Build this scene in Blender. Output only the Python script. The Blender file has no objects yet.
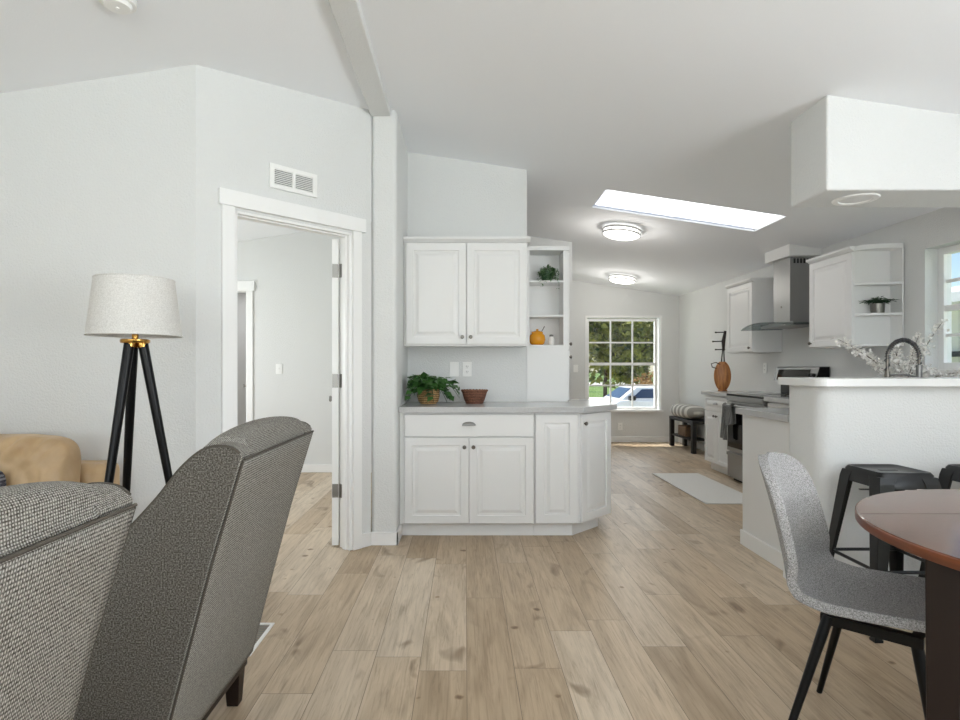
import bpy, bmesh, math, random
from mathutils import Vector, Matrix, noise
random.seed(7)
R = math.radians
SC = bpy.context.scene
COL = SC.collection

# ------------------------------------------------------------------ camera
cd = bpy.data.cameras.new('camera'); cam = bpy.data.objects.new('camera', cd); COL.objects.link(cam)
cam.location = (0, 0, 1.19); cam.rotation_euler = (R(90), 0, 0)
cd.sensor_width = 36; cd.lens = 36 * 570 / 960
cd.shift_x = 15 / 960; cd.shift_y = 8 / 960
cd.clip_start = 0.02; cd.clip_end = 400
SC.camera = cam

# ------------------------------------------------------------------ world, sun, daylight, added room lights, exposure
w = bpy.data.worlds.new('world'); SC.world = w; w.use_nodes = True
nt = w.node_tree; bg = nt.nodes['Background']
sky = nt.nodes.new('ShaderNodeTexSky'); sky.sky_type = 'NISHITA'
sky.sun_disc = False; sky.sun_elevation = R(55); sky.sun_rotation = R(200); sky.air_density = 1.0; sky.dust_density = 0.6
nt.links.new(sky.outputs[0], bg.inputs[0]); bg.inputs[1].default_value = 0.15

def sun(energy, elev, azim):
    l = bpy.data.lights.new('sun', 'SUN'); l.energy = energy; l.angle = R(0.6); l.color = (1, .96, .9)
    o = bpy.data.objects.new('sun', l); COL.objects.link(o)
    d = Vector((math.cos(R(elev)) * math.sin(R(azim)), math.cos(R(elev)) * math.cos(R(azim)), math.sin(R(elev))))
    o.rotation_euler = d.to_track_quat('Z', 'Y').to_euler(); o.location = d * 40
sun(7.5, 68, -40)

def area(name, loc, aim, sx, sy, power, col=(1, 1, 1)):
    l = bpy.data.lights.new(name, 'AREA'); l.shape = 'RECTANGLE'; l.size = sx; l.size_y = sy; l.energy = power; l.color = col
    o = bpy.data.objects.new(name, l); COL.objects.link(o); o.location = loc
    o.rotation_euler = Vector(aim).to_track_quat('-Z', 'Y').to_euler()
area('daylight_dining_door', (3.64, -.75, 1.2), (-1, 0, 2.0), 2.3, 2.0, 230, (.92, .96, 1))
area('daylight_back_window', (-1.2, -3.36, 1.4), (0, 1, 3.2), 4.6, 1.6, 170, (.92, .96, 1))
area('daylight_sink_window', (4.5, 3.6, 1.7), (-1, 0, 0), 1.5, 1.2, 9, (.97, .985, 1))
area('daylight_far_window', (2.6, 10.1, 1.4), (0, -1, 0), 1.5, 1.6, 16, (.98, 1, .98))
area('added_bedroom_light', (-4.06, 4.9, 1.4), (1, 0, 0), 1.5, 1.4, 62, (.96, .98, 1))  # added to brighten the bedroom, through an unseen window made for it
area('added_closet_light', (-2.9, 7.4, 2.3), (0, 0, -1), .6, .6, 7)  # added fill under the closet ceiling

vs = SC.view_settings
vs.view_transform = 'Standard'; vs.look = 'None'; vs.gamma = 1; vs.use_curve_mapping = False
vs.exposure = 0.25
SC.cycles.use_denoising = True
SC.cycles.max_bounces = 10; SC.cycles.diffuse_bounces = 7; SC.cycles.transparent_max_bounces = 16
SC.cycles.sample_clamp_indirect = 6

# ------------------------------------------------------------------ helpers
def thing(name, label, cat, loc=(0, 0, 0), rz=0, group=None):
    o = bpy.data.objects.new(name, None); COL.objects.link(o); o.empty_display_size = .05
    o.location = loc; o.rotation_euler = (0, 0, rz); o['label'] = label; o['category'] = cat
    if group: o['group'] = group
    return o

def tag(o, label, cat, group=None, kind=None):
    o['label'] = label; o['category'] = cat
    if group: o['group'] = group
    if kind: o['kind'] = kind
    return o

def wloc(o):
    v = Vector((0, 0, 0))
    while o: v += Vector(o.location); o = o.parent
    return v

def dup(root, loc=None, rz=None, label=None):
    def cp(o, par):
        c = o.copy(); COL.objects.link(c); c.parent = par
        for ch in [x for x in list(o.children)]: cp(ch, c)
        return c
    r = cp(root, None)
    if loc: r.location = loc
    if rz is not None: r.rotation_euler = (0, 0, rz)
    if label: r['label'] = label
    return r

class MB:
    def __init__(s, ws=False):
        s.bm = bmesh.new(); s.ws = ws
    def v(s, p): return s.bm.verts.new(p)
    def f(s, vs):
        try: return s.bm.faces.new(vs)
        except ValueError: return None
    def box(s, a, b):
        x0, x1 = sorted((a[0], b[0])); y0, y1 = sorted((a[1], b[1])); z0, z1 = sorted((a[2], b[2]))
        return s.hexa([(x0, y0, z0), (x1, y0, z0), (x1, y1, z0), (x0, y1, z0)], [(x0, y0, z1), (x1, y0, z1), (x1, y1, z1), (x0, y1, z1)])
    def hexa(s, lo, hi):
        return s.rings([lo, hi])
    def rings(s, rs, cap=True, closed=False):
        V = [[s.v(p) for p in r] for r in rs]
        n = len(V[0])
        pairs = list(zip(V, V[1:])) + ([(V[-1], V[0])] if closed else [])
        for a, b in pairs:
            for i in range(n): s.f((a[i], a[(i + 1) % n], b[(i + 1) % n], b[i]))
        if cap and not closed: s.f(V[0][::-1]); s.f(V[-1])
        return V
    def prism(s, pts, lo, hi, axis='z'):
        def P(p, h): return {'z': (p[0], p[1], h), 'y': (p[0], h, p[1]), 'x': (h, p[0], p[1])}[axis]
        s.rings([[P(p, lo) for p in pts], [P(p, hi) for p in pts]])
    def tube(s, pts, r, n=10, closed=False):
        pts = [Vector(p) for p in pts]; m = len(pts)
        rs = r if isinstance(r, (list, tuple)) else [r] * m
        t0 = (pts[1] - pts[0]).normalized()
        nrm = t0.cross(Vector((0, 0, 1)) if abs(t0.z) < .9 else Vector((1, 0, 0))).normalized()
        out = []; prev = t0
        for i, p in enumerate(pts):
            if closed: t = (pts[(i + 1) % m] - pts[i - 1]).normalized()
            elif i == 0: t = t0
            elif i == m - 1: t = (pts[-1] - pts[-2]).normalized()
            else: t = ((pts[i + 1] - p).normalized() + (p - pts[i - 1]).normalized()).normalized()
            if t.length < .5: t = prev
            nrm = (nrm - t * nrm.dot(t)).normalized(); b = t.cross(nrm); prev = t
            out.append([p + (nrm * math.cos(2 * math.pi * k / n) + b * math.sin(2 * math.pi * k / n)) * rs[i] for k in range(n)])
        s.rings(out, closed=closed)
    def lathe(s, prof, c=(0, 0, 0), n=32, cap=True):
        s.rings([[(c[0] + r * math.cos(2 * math.pi * k / n), c[1] + r * math.sin(2 * math.pi * k / n), c[2] + z) for k in range(n)] for r, z in prof], cap=cap)
    def panel(s, o, u, n, wd, ht, t=.02, inset=.055, raised=True):
        o, u, n = Vector(o), Vector(u), Vector(n); up = Vector((0, 0, 1))
        prof = [(0, 0), (0, t - .004), (.004, t)]
        if raised: prof += [(inset, t), (inset + .004, t - .009), (inset + .018, t - .009), (inset + .04, t - .001)]
        rs = []
        for i, d in prof:
            rs.append([o + u * x + up * z + n * d for x, z in ((i, i), (wd - i, i), (wd - i, ht - i), (i, ht - i))])
        s.rings(rs)
    def grid(s, fn, nu, nv, closed_v=False):
        V = [[s.v(fn(i / (nu - 1), j / (nv if closed_v else nv - 1))) for j in range(nv)] for i in range(nu)]
        for i in range(nu - 1):
            for j in range(nv if closed_v else nv - 1):
                k = (j + 1) % nv
                s.f((V[i][j], V[i + 1][j], V[i + 1][k], V[i][k]))
        return V
    def leaf(s, p, d, up, ln, wd, curl=.25):
        p, d, up = Vector(p), Vector(d).normalized(), Vector(up)
        sd = d.cross(up)
        sd = sd.normalized() if sd.length > .01 else Vector((1, 0, 0))
        nn = sd.cross(d).normalized()
        c = [s.v(p), s.v(p + d * ln * .4 + sd * wd * .5 + nn * .06 * ln), s.v(p + d * ln * .42 - nn * .02 * ln), s.v(p + d * ln * .4 - sd * wd * .5 + nn * .06 * ln), s.v(p + d * ln - nn * curl * ln)]
        s.f((c[0], c[1], c[2])); s.f((c[0], c[2], c[3])); s.f((c[1], c[4], c[2])); s.f((c[2], c[4], c[3]))
    def build(s, name, m, parent=None, smooth=False, bevel=0, seg=2, sub=0, solid=0, kind=None, label=None, ang=40):
        bm = s.bm
        if not solid and smooth != 'leaf': bmesh.ops.recalc_face_normals(bm, faces=bm.faces)
        if smooth:
            for f in bm.faces: f.smooth = True
            for e in bm.edges:
                if len(e.link_faces) == 2 and e.calc_face_angle(0) > R(ang): e.smooth = False
        me = bpy.data.meshes.new(name)
        off = Vector((0, 0, 0))
        if parent:
            if s.ws: off = wloc(parent)
        elif kind != 'structure':
            vs_ = [v.co for v in bm.verts]
            off = Vector(((min(v.x for v in vs_) + max(v.x for v in vs_)) / 2, (min(v.y for v in vs_) + max(v.y for v in vs_)) / 2, min(v.z for v in vs_)))
        if off.length: bmesh.ops.translate(bm, verts=bm.verts, vec=-off)
        bm.to_mesh(me); bm.free()
        o = bpy.data.objects.new(name, me); COL.objects.link(o)
        if parent: o.parent = parent
        else: o.location = off
        me.materials.append(m)
        if solid:
            md = o.modifiers.new('solid', 'SOLIDIFY'); md.thickness = solid; md.offset = 0
        if bevel:
            md = o.modifiers.new('bevel', 'BEVEL'); md.width = bevel; md.segments = seg; md.limit_method = 'ANGLE'; md.angle_limit = R(30); md.harden_normals = False
            if seg > 2:
                for p in me.polygons: p.use_smooth = True
                md.harden_normals = True
        if sub:
            md = o.modifiers.new('sub', 'SUBSURF'); md.levels = sub; md.render_levels = sub
        if kind: o['kind'] = kind
        if label: o['label'] = label
        return o

def S(r, g, b):
    def c(x):
        x /= 255
        return x / 12.92 if x <= .04045 else ((x + .055) / 1.055) ** 2.4
    return (c(r), c(g), c(b), 1)

def mat(name, col, rough=.5, metal=0, bump=None, coat=0, **kw):
    m = bpy.data.materials.new(name); m.use_nodes = True
    t = m.node_tree; b = t.nodes['Principled BSDF']
    b.inputs['Base Color'].default_value = col; b.inputs['Roughness'].default_value = rough; b.inputs['Metallic'].default_value = metal
    if coat: b.inputs['Coat Weight'].default_value = coat
    if bump:
        sc, st = bump[:2]; dist = bump[2] if len(bump) > 2 else .002
        tc = t.nodes.new('ShaderNodeTexCoord'); nz = t.nodes.new('ShaderNodeTexNoise'); nz.inputs['Scale'].default_value = sc; nz.inputs['Detail'].default_value = 3
        bp = t.nodes.new('ShaderNodeBump'); bp.inputs['Strength'].default_value = st; bp.inputs['Distance'].default_value = dist
        t.links.new(tc.outputs['Object'], nz.inputs['Vector']); t.links.new(nz.outputs['Fac'], bp.inputs['Height']); t.links.new(bp.outputs[0], b.inputs['Normal'])
    for k, v in kw.items(): b.inputs[k.replace('_', ' ')].default_value = v
    return m

class NT:
    """small node helper"""
    def __init__(s, m): s.t = m.node_tree; s.b = s.t.nodes['Principled BSDF']
    def n(s, typ, ins=None, **attrs):
        nd = s.t.nodes.new('ShaderNode' + typ)
        for k, v in attrs.items(): setattr(nd, k, v)
        for k, v in (ins or {}).items():
            if hasattr(v, 'links') or isinstance(v, bpy.types.NodeSocket): s.t.links.new(v, nd.inputs[k])
            else: nd.inputs[k].default_value = v
        return nd
    def ln(s, a, b): s.t.links.new(a, b)
    def ramp(s, fac, stops):
        r = s.t.nodes.new('ShaderNodeValToRGB'); e = r.color_ramp.elements
        while len(e) < len(stops): e.new(.5)
        for el, (p, c) in zip(e, stops): el.position = p; el.color = c
        s.t.links.new(fac, r.inputs[0]); return r.outputs[0]

M = {}
M['wall'] = mat('wall_paint', S(219, 220, 219), .75, bump=(110, .8, .004))
M['ceil'] = mat('brightened_ceiling_paint', S(240, 242, 245), .85, bump=(160, .25, .003))  # same paint as the walls, colour lightened and cooled to imitate more light
M['trim'] = mat('white_trim_paint', S(238, 238, 237), .4)
M['cab'] = mat('white_cabinet_paint', S(229, 229, 228), .38)
M['steel'] = mat('brushed_steel', S(160, 160, 159), .36, 1, bump=(300, .05, .0005))
M['hinge'] = mat('satin_nickel', S(150, 148, 144), .35, 1)
M['knob'] = mat('dark_nickel', S(120, 116, 110), .3, 1)
M['black_metal'] = mat('black_gloss_metal', S(11, 11, 12), .28, Specular_IOR_Level=.4)
M['black_leg'] = mat('matt_black_metal', S(9, 9, 10), .3, Specular_IOR_Level=.25)
M['brass'] = mat('brass', S(196, 150, 80), .25, 1)
M['black_glass'] = mat('black_glass', S(12, 12, 13), .08)
M['dark'] = mat('dark_gap', S(35, 35, 36), .7)
M['plate'] = mat('white_plastic', S(240, 240, 238), .35)
M['darkwood'] = mat('dark_stained_wood', S(34, 23, 18), .45, bump=(60, .2), Specular_IOR_Level=.3)
M['blackwood'] = mat('black_stained_wood', S(26, 24, 23), .5, bump=(60, .2))
M['leaf'] = mat('plant_leaf', S(64, 106, 48), .45)
M['leaf_dark'] = mat('dark_leaf', S(38, 74, 40), .45)
M['succulent'] = mat('succulent_leaf', S(84, 118, 74), .5)
M['petal'] = mat('white_petal', S(246, 244, 240), .6)
M['twig'] = mat('brown_twig', S(84, 66, 48), .7)
M['ceramic'] = mat('white_ceramic', S(236, 234, 230), .25)
M['yellow'] = mat('amber_glaze', S(222, 152, 30), .25)
M['gun'] = mat('grey_pot_metal', S(120, 118, 114), .3, .9)
M['gun_dark'] = mat('gunmetal', S(84, 86, 92), .3, 1)
M['tyre'] = mat('rubber', S(22, 22, 22), .8)
M['car'] = mat('white_car_paint', S(225, 228, 232), .25, coat=.6)
M['carglass'] = mat('tinted_glass', S(40, 62, 92), .06)
M['bark'] = mat('bark', S(70, 58, 46), .9, bump=(20, .6, .02))
M['road'] = mat('asphalt', S(176, 174, 170), .9, bump=(40, .3))
M['concrete'] = mat('concrete_drive', S(205, 203, 198), .9, bump=(30, .3))


def glass():
    m = bpy.data.materials.new('clear_glass'); m.use_nodes = True; t = m.node_tree; t.nodes.clear()
    o = t.nodes.new('ShaderNodeOutputMaterial'); a = t.nodes.new('ShaderNodeBsdfTransparent'); g = t.nodes.new('ShaderNodeBsdfGlossy'); g.inputs['Roughness'].default_value = .02
    a.inputs[0].default_value = (.97, .98, .98, 1)
    mx = t.nodes.new('ShaderNodeMixShader'); mx.inputs[0].default_value = .05
    t.links.new(a.outputs[0], mx.inputs[1]); t.links.new(g.outputs[0], mx.inputs[2]); t.links.new(mx.outputs[0], o.inputs[0]); return m
M['glass'] = glass()
M['grey_hood_glass'] = glass(); M['grey_hood_glass'].name = 'canopy_glass'
M['grey_hood_glass'].node_tree.nodes['Transparent BSDF'].inputs[0].default_value = (.62, .66, .66, 1); M['grey_hood_glass'].node_tree.nodes['Mix Shader'].inputs[0].default_value = .12

def translucent():
    m = bpy.data.materials.new('skylight_acrylic'); m.use_nodes = True; t = m.node_tree; t.nodes.clear()
    o = t.nodes.new('ShaderNodeOutputMaterial'); a = t.nodes.new('ShaderNodeBsdfTranslucent'); a.inputs[0].default_value = (.97, .97, .97, 1)
    d = t.nodes.new('ShaderNodeBsdfDiffuse'); d.inputs[0].default_value = (.9, .9, .9, 1)
    mx = t.nodes.new('ShaderNodeMixShader'); mx.inputs[0].default_value = .04
    t.links.new(a.outputs[0], mx.inputs[1]); t.links.new(d.outputs[0], mx.inputs[2]); t.links.new(mx.outputs[0], o.inputs[0]); return m
M['skylight'] = translucent()

def lit(name, col, st):
    m = mat(name, col, .5); b = m.node_tree.nodes['Principled BSDF']; b.inputs['Emission Color'].default_value = (1, .97, .92, 1); b.inputs['Emission Strength'].default_value = st; return m
M['lamp_on'] = lit('lit_diffuser', S(250, 250, 248), 1.2)
M['bulb'] = lit('warm_bulb', S(255, 240, 210), 6)

def floor_mat():
    m = mat('oak_plank_floor', S(190, 165, 135), .42); k = NT(m)
    tc = k.n('TexCoord'); sp = k.n('SeparateXYZ', {0: tc.outputs['Object']})
    xs_ = k.n('Math', {0: sp.outputs['X'], 1: -.007}, operation='ADD')
    row = k.n('Math', {0: k.n('Math', {0: xs_.outputs[0], 1: .188}, operation='DIVIDE').outputs[0]}, operation='FLOOR')
    wn = k.n('TexWhiteNoise', {'W': row.outputs[0]}, noise_dimensions='1D')
    ys_ = k.n('Math', {0: sp.outputs['Y'], 1: k.n('Math', {0: wn.outputs['Value'], 1: 1.22}, operation='MULTIPLY').outputs[0]}, operation='ADD')
    cb = k.n('CombineXYZ', {'X': ys_.outputs[0], 'Y': xs_.outputs[0]})
    br = k.n('TexBrick', {'Vector': cb.outputs[0], 'Scale': 1.0, 'Mortar Size': .0011, 'Mortar Smooth': .3, 'Bias': 0.0, 'Brick Width': 1.22, 'Row Height': .188, 'Color1': (0, 0, 0, 1), 'Color2': (1, 1, 1, 1), 'Mortar': (.5, .5, .5, 1)}, offset=0, offset_frequency=2, squash=1)
    rnd = br.outputs['Color']
    # stretched grain, shifted per plank
    off = k.n('Math', {0: rnd, 1: 37.0}, operation='MULTIPLY')
    gv = k.n('CombineXYZ', {'X': k.n('Math', {0: sp.outputs['X'], 1: 62.0}, operation='MULTIPLY').outputs[0], 'Y': k.n('Math', {0: sp.outputs['Y'], 1: 3.0}, operation='MULTIPLY').outputs[0], 'Z': off.outputs[0]})
    g1 = k.n('TexNoise', {'Vector': gv.outputs[0], 'Scale': 1.0, 'Detail': 7, 'Roughness': .72, 'Distortion': 1.2})
    gv2 = k.n('CombineXYZ', {'X': k.n('Math', {0: sp.outputs['X'], 1: 9.0}, operation='MULTIPLY').outputs[0], 'Y': k.n('Math', {0: sp.outputs['Y'], 1: 1.3}, operation='MULTIPLY').outputs[0], 'Z': off.outputs[0]})
    g2 = k.n('TexNoise', {'Vector': gv2.outputs[0], 'Scale': 1.0, 'Detail': 3, 'Distortion': 1.6})
    gv3 = k.n('CombineXYZ', {'X': k.n('Math', {0: sp.outputs['X'], 1: 7.0}, operation='MULTIPLY').outputs[0], 'Y': k.n('Math', {0: sp.outputs['Y'], 1: 3.4}, operation='MULTIPLY').outputs[0], 'Z': off.outputs[0]})
    kn = k.n('TexNoise', {'Vector': gv3.outputs[0], 'Scale': 1.0, 'Detail': 2, 'Distortion': .8})
    base = k.ramp(rnd, [(0, S(180, 158, 130)), (.5, S(199, 178, 151)), (1, S(212, 196, 174))])
    grain = k.ramp(g1.outputs['Fac'], [(.3, (.58, .55, .51, 1)), (.5, (.94, .93, .92, 1)), (.62, (1, 1, 1, 1)), (.75, (1.12, 1.12, 1.12, 1))])
    mid = k.ramp(g2.outputs['Fac'], [(.3, (.72, .69, .65, 1)), (.58, (1, 1, 1, 1))])
    knot = k.ramp(kn.outputs['Fac'], [(.64, (1, 1, 1, 1)), (.76, (.42, .35, .28, 1))])
    vv = k.n('CombineXYZ', {'X': k.n('Math', {0: sp.outputs['X'], 1: 8.0}, operation='MULTIPLY').outputs[0], 'Y': k.n('Math', {0: sp.outputs['Y'], 1: 7.5}, operation='MULTIPLY').outputs[0], 'Z': off.outputs[0]})
    dn = k.n('TexNoise', {'Vector': tc.outputs['Object'], 'Scale': 26, 'Detail': 2})
    vw = k.n('VectorMath', {0: vv.outputs[0], 1: k.n('VectorMath', {0: dn.outputs['Color'], 3: .16}, operation='SCALE').outputs[0]}, operation='ADD')
    vo = k.n('TexVoronoi', {'Vector': vw.outputs[0], 'Scale': 1.0})
    vr = k.n('SeparateXYZ', {0: vo.outputs['Color']})
    thr = k.n('Math', {0: vr.outputs['X'], 1: .45}, operation='SUBTRACT')
    kd = k.n('Math', {0: k.n('Math', {0: thr.outputs[0], 1: .34}, operation='MULTIPLY').outputs[0], 1: vo.outputs['Distance']}, operation='SUBTRACT')
    spot = k.ramp(kd.outputs[0], [(0.0, (1, 1, 1, 1)), (.04, (.60, .53, .44, 1)), (.09, (.30, .22, .16, 1))])
    def mul(a, b, f=1.0):
        x = k.n('Mix', {0: f, 6: a, 7: b}, data_type='RGBA', blend_type='MULTIPLY'); return x.outputs[2]
    c = mul(mul(mul(mul(base, grain, .95), mid, .85), knot, .85), spot, .9)
    seam = k.n('Mix', {0: br.outputs['Fac'], 6: c, 7: S(88, 74, 60)}, data_type='RGBA').outputs[2]
    k.ln(seam, k.b.inputs['Base Color'])
    hh = k.n('Math', {0: k.n('Math', {0: g1.outputs['Fac'], 1: .25}, operation='MULTIPLY').outputs[0], 1: br.outputs['Fac']}, operation='SUBTRACT')
    bp = k.n('Bump', {'Height': hh.outputs[0], 'Strength': .25, 'Distance': .002}); k.ln(bp.outputs[0], k.b.inputs['Normal'])
    return m
M['floor'] = floor_mat()

def weave(name, ca, cb, scale=35, axes=('Y', 'Z'), rough=.95, st=.6, turn=0):
    m = mat(name, ca, rough); k = NT(m); tc = k.n('TexCoord')
    mp = k.n('Mapping', {'Vector': tc.outputs['Object'], 'Rotation': (0, turn, 0)})
    waves = [k.n('TexWave', {'Vector': mp.outputs[0], 'Scale': scale * f, 'Distortion': .4, 'Detail': 1}, wave_type='BANDS', bands_direction=a) for a, f in zip(axes, (1.0, 1.35))]
    p = k.n('Math', {0: waves[0].outputs['Fac'], 1: waves[1].outputs['Fac']}, operation='MULTIPLY')
    nz = k.n('TexNoise', {'Vector': tc.outputs['Object'], 'Scale': 260, 'Detail': 2})
    fac = k.n('Math', {0: k.n('Math', {0: p.outputs[0], 1: .55}, operation='MULTIPLY').outputs[0], 1: k.n('Math', {0: nz.outputs['Fac'], 1: .6}, operation='MULTIPLY').outputs[0]}, operation='ADD')
    k.ln(k.ramp(fac.outputs[0], [(.24, ca), (.72, cb)]), k.b.inputs['Base Color'])
    bp = k.n('Bump', {'Height': p.outputs[0], 'Strength': st, 'Distance': .003}); k.ln(bp.outputs[0], k.b.inputs['Normal'])
    k.b.inputs['Specular IOR Level'].default_value = .2
    return m
M['arm_fabric'] = weave('grey_brown_upholstery', S(64, 59, 52), S(184, 180, 172), 66, turn=.8)
M['arm_pipe'] = mat('dark_piping', S(74, 68, 60), .9)
def tweed(name, ca, cb, sc=320):
    m = mat(name, ca, .95); k = NT(m); tc = k.n('TexCoord')
    nz = k.n('TexNoise', {'Vector': tc.outputs['Object'], 'Scale': sc, 'Detail': 4, 'Roughness': .75})
    k.ln(k.ramp(nz.outputs['Fac'], [(.34, ca), (.66, cb)]), k.b.inputs['Base Color'])
    bp = k.n('Bump', {'Height': nz.outputs['Fac'], 'Strength': .35, 'Distance': .002}); k.ln(bp.outputs[0], k.b.inputs['Normal'])
    k.b.inputs['Specular IOR Level'].default_value = .2; return m
M['chair_fabric'] = tweed('grey_tweed', S(84, 82, 81), S(196, 194, 193), 300)
M['linen'] = tweed('pale_linen', S(196, 193, 188), S(226, 224, 220), 210)
M['towel'] = weave('grey_towel', S(92, 92, 90), S(150, 150, 148), 40, ('Y', 'Z'))
M['rug'] = weave('cream_runner', S(222, 221, 217), S(240, 239, 236), 30, ('X', 'Y'))

def basket(name, ca, cb, sc):
    m = mat(name, ca, .8); k = NT(m); tc = k.n('TexCoord')
    wv = k.n('TexWave', {'Vector': tc.outputs['Object'], 'Scale': sc, 'Distortion': 2, 'Detail': 2, 'Detail Scale': 6}, wave_type='BANDS', bands_direction='Z')
    nz = k.n('TexNoise', {'Vector': tc.outputs['Object'], 'Scale': 90, 'Detail': 2})
    f = k.n('Math', {0: wv.outputs['Fac'], 1: nz.outputs['Fac']}, operation='MULTIPLY')
    k.ln(k.ramp(f.outputs[0], [(.05, ca), (.6, cb)]), k.b.inputs['Base Color'])
    bp = k.n('Bump', {'Height': f.outputs[0], 'Strength': .8, 'Distance': .004}); k.ln(bp.outputs[0], k.b.inputs['Normal']); return m
M['basket'] = basket('straw_basket', S(120, 88, 50), S(206, 170, 118), 22)
M['bowl'] = basket('red_brown_wicker', S(70, 40, 28), S(160, 108, 82), 26)
M['crate'] = basket('brown_basket', S(70, 52, 38), S(150, 118, 86), 20)

def leather():
    m = mat('tan_leather', S(196, 160, 116), .42, bump=(220, .25, .001)); k = NT(m); tc = k.n('TexCoord')
    nz = k.n('TexNoise', {'Vector': tc.outputs['Object'], 'Scale': 5, 'Detail': 4})
    wv = k.n('TexWave', {'Vector': k.n('Mapping', {'Vector': tc.outputs['Object'], 'Rotation': (0, .7, 0)}).outputs[0], 'Scale': 2.2, 'Distortion': 7, 'Detail': 3, 'Detail Scale': 1.2}, wave_type='BANDS', bands_direction='X')
    bp = k.n('Bump', {'Height': wv.outputs['Fac'], 'Strength': .55, 'Distance': .022}); k.ln(bp.outputs[0], k.b.inputs['Normal'])
    k.ln(k.ramp(nz.outputs['Fac'], [(.3, S(178, 146, 106)), (.7, S(208, 180, 142))]), k.b.inputs['Base Color']); return m
M['leather'] = leather()

def wood(name, a, b, axis_scale=(4, 40, 40), rough=.35, coat=0):
    m = mat(name, a, rough, coat=coat); k = NT(m); tc = k.n('TexCoord')
    mp = k.n('Mapping', {'Vector': tc.outputs['Object'], 'Scale': axis_scale})
    nz = k.n('TexNoise', {'Vector': mp.outputs[0], 'Scale': 1, 'Detail': 5, 'Distortion': .7})
    k.ln(k.ramp(nz.outputs['Fac'], [(.3, a), (.7, b)]), k.b.inputs['Base Color']); return m
M['table'] = wood('walnut_table_wood', S(84, 52, 40), S(112, 76, 60), (3, 34, 34), .16, 0)
M['table'].node_tree.nodes['Principled BSDF'].inputs['Specular IOR Level'].default_value = .5
M['table_edge'] = wood('red_walnut_edge', S(96, 50, 30), S(128, 72, 46), (5, 5, 60), .3)
M['instrument'] = wood('honey_wood', S(126, 72, 32), S(196, 134, 72), (60, 60, 6), .35)

def quartz():
    m = mat('grey_quartz', S(186, 185, 184), .18); k = NT(m); tc = k.n('TexCoord')
    nz = k.n('TexNoise', {'Vector': tc.outputs['Object'], 'Scale': 180, 'Detail': 3})
    k.ln(k.ramp(nz.outputs['Fac'], [(.35, S(182, 182, 182)), (.65, S(192, 192, 192))]), k.b.inputs['Base Color']); return m
M['quartz'] = quartz()
M['bartop'] = mat('white_quartz', S(228, 228, 227), .2)

def grass():
    m = mat('lawn_grass', S(80, 120, 40), .9); k = NT(m); tc = k.n('TexCoord')
    nz = k.n('TexNoise', {'Vector': tc.outputs['Object'], 'Scale': .35, 'Detail': 8, 'Roughness': .7})
    k.ln(k.ramp(nz.outputs['Fac'], [(.3, S(56, 88, 36)), (.7, S(112, 136, 66))]), k.b.inputs['Base Color']); return m
M['grass'] = grass()

def foliage(name, a, b):
    m = mat(name, a, .6); k = NT(m); tc = k.n('TexCoord')
    nz = k.n('TexNoise', {'Vector': tc.outputs['Object'], 'Scale': 1.4, 'Detail': 5})
    c = k.ramp(nz.outputs['Fac'], [(.35, a), (.68, b)]); k.ln(c, k.b.inputs['Base Color'])
    tr = k.n('BsdfTranslucent'); k.ln(c, tr.inputs[0]); mx = k.n('MixShader', {0: .35}); k.ln(k.b.outputs[0], mx.inputs[1]); k.ln(tr.outputs[0], mx.inputs[2])
    k.ln(mx.outputs[0], [n for n in k.t.nodes if n.type == 'OUTPUT_MATERIAL'][0].inputs[0]); return m
M['tree'] = foliage('tree_leaves', S(44, 70, 36), S(168, 168, 76))
M['shrub'] = foliage('reddish_leaves', S(110, 74, 44), S(170, 140, 84))

def siding():
    m = mat('cream_siding', S(226, 222, 206), .7); k = NT(m); tc = k.n('TexCoord')
    wv = k.n('TexWave', {'Vector': tc.outputs['Object'], 'Scale': .9}, wave_type='BANDS', bands_direction='Y', wave_profile='SAW')
    k.ln(k.ramp(wv.outputs['Fac'], [(.0, S(170, 166, 150)), (.08, S(228, 224, 208)), (1, S(222, 218, 202))]), k.b.inputs['Base Color']); return m
M['siding'] = siding()
M['roofing'] = mat('pale_roof', S(205, 208, 210), .8)

def stripes():
    m = mat('striped_cushion', S(200, 198, 192), .9); k = NT(m); tc = k.n('TexCoord')
    wv = k.n('TexWave', {'Vector': tc.outputs['Object'], 'Scale': 2.2, 'Distortion': .3}, wave_type='BANDS', bands_direction='Y')
    k.ln(k.ramp(wv.outputs['Fac'], [(.35, S(214, 211, 204)), (.55, S(150, 148, 142))]), k.b.inputs['Base Color']); return m
M['stripe'] = stripes()
M['throw'] = weave('navy_pattern', S(38, 42, 58), S(150, 150, 156), 14, ('X', 'Z'))

# ------------------------------------------------------------------ the shell
RX, RZ = -0.55, 2.934
def cz(x): return RZ - .1486 * abs(x - RX)
def wall(name, pts, z0=0, z1=None, m=None, bevel=0, parts=None, seg=2):
    """prism over a floor outline; its top follows the ceiling unless z1 is given"""
    b = MB(True)
    for (P, a, c) in (parts or [(pts, z0, z1)]):
        b.rings([[(x, y, a) for x, y in P], [(x, y, (cz(x) + .03) if c is None else c) for x, y in P]])
    return b.build(name, m or M['wall'], kind='structure', bevel=bevel, seg=seg)
def rect(x0, x1, y0, y1): return [(x0, y0), (x1, y0), (x1, y1), (x0, y1)]

b = MB(True); b.box((-4.6, -3.4, -.1), (3.6, 9.3, 0)); b.build('floor', M['floor'], kind='structure')

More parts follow.
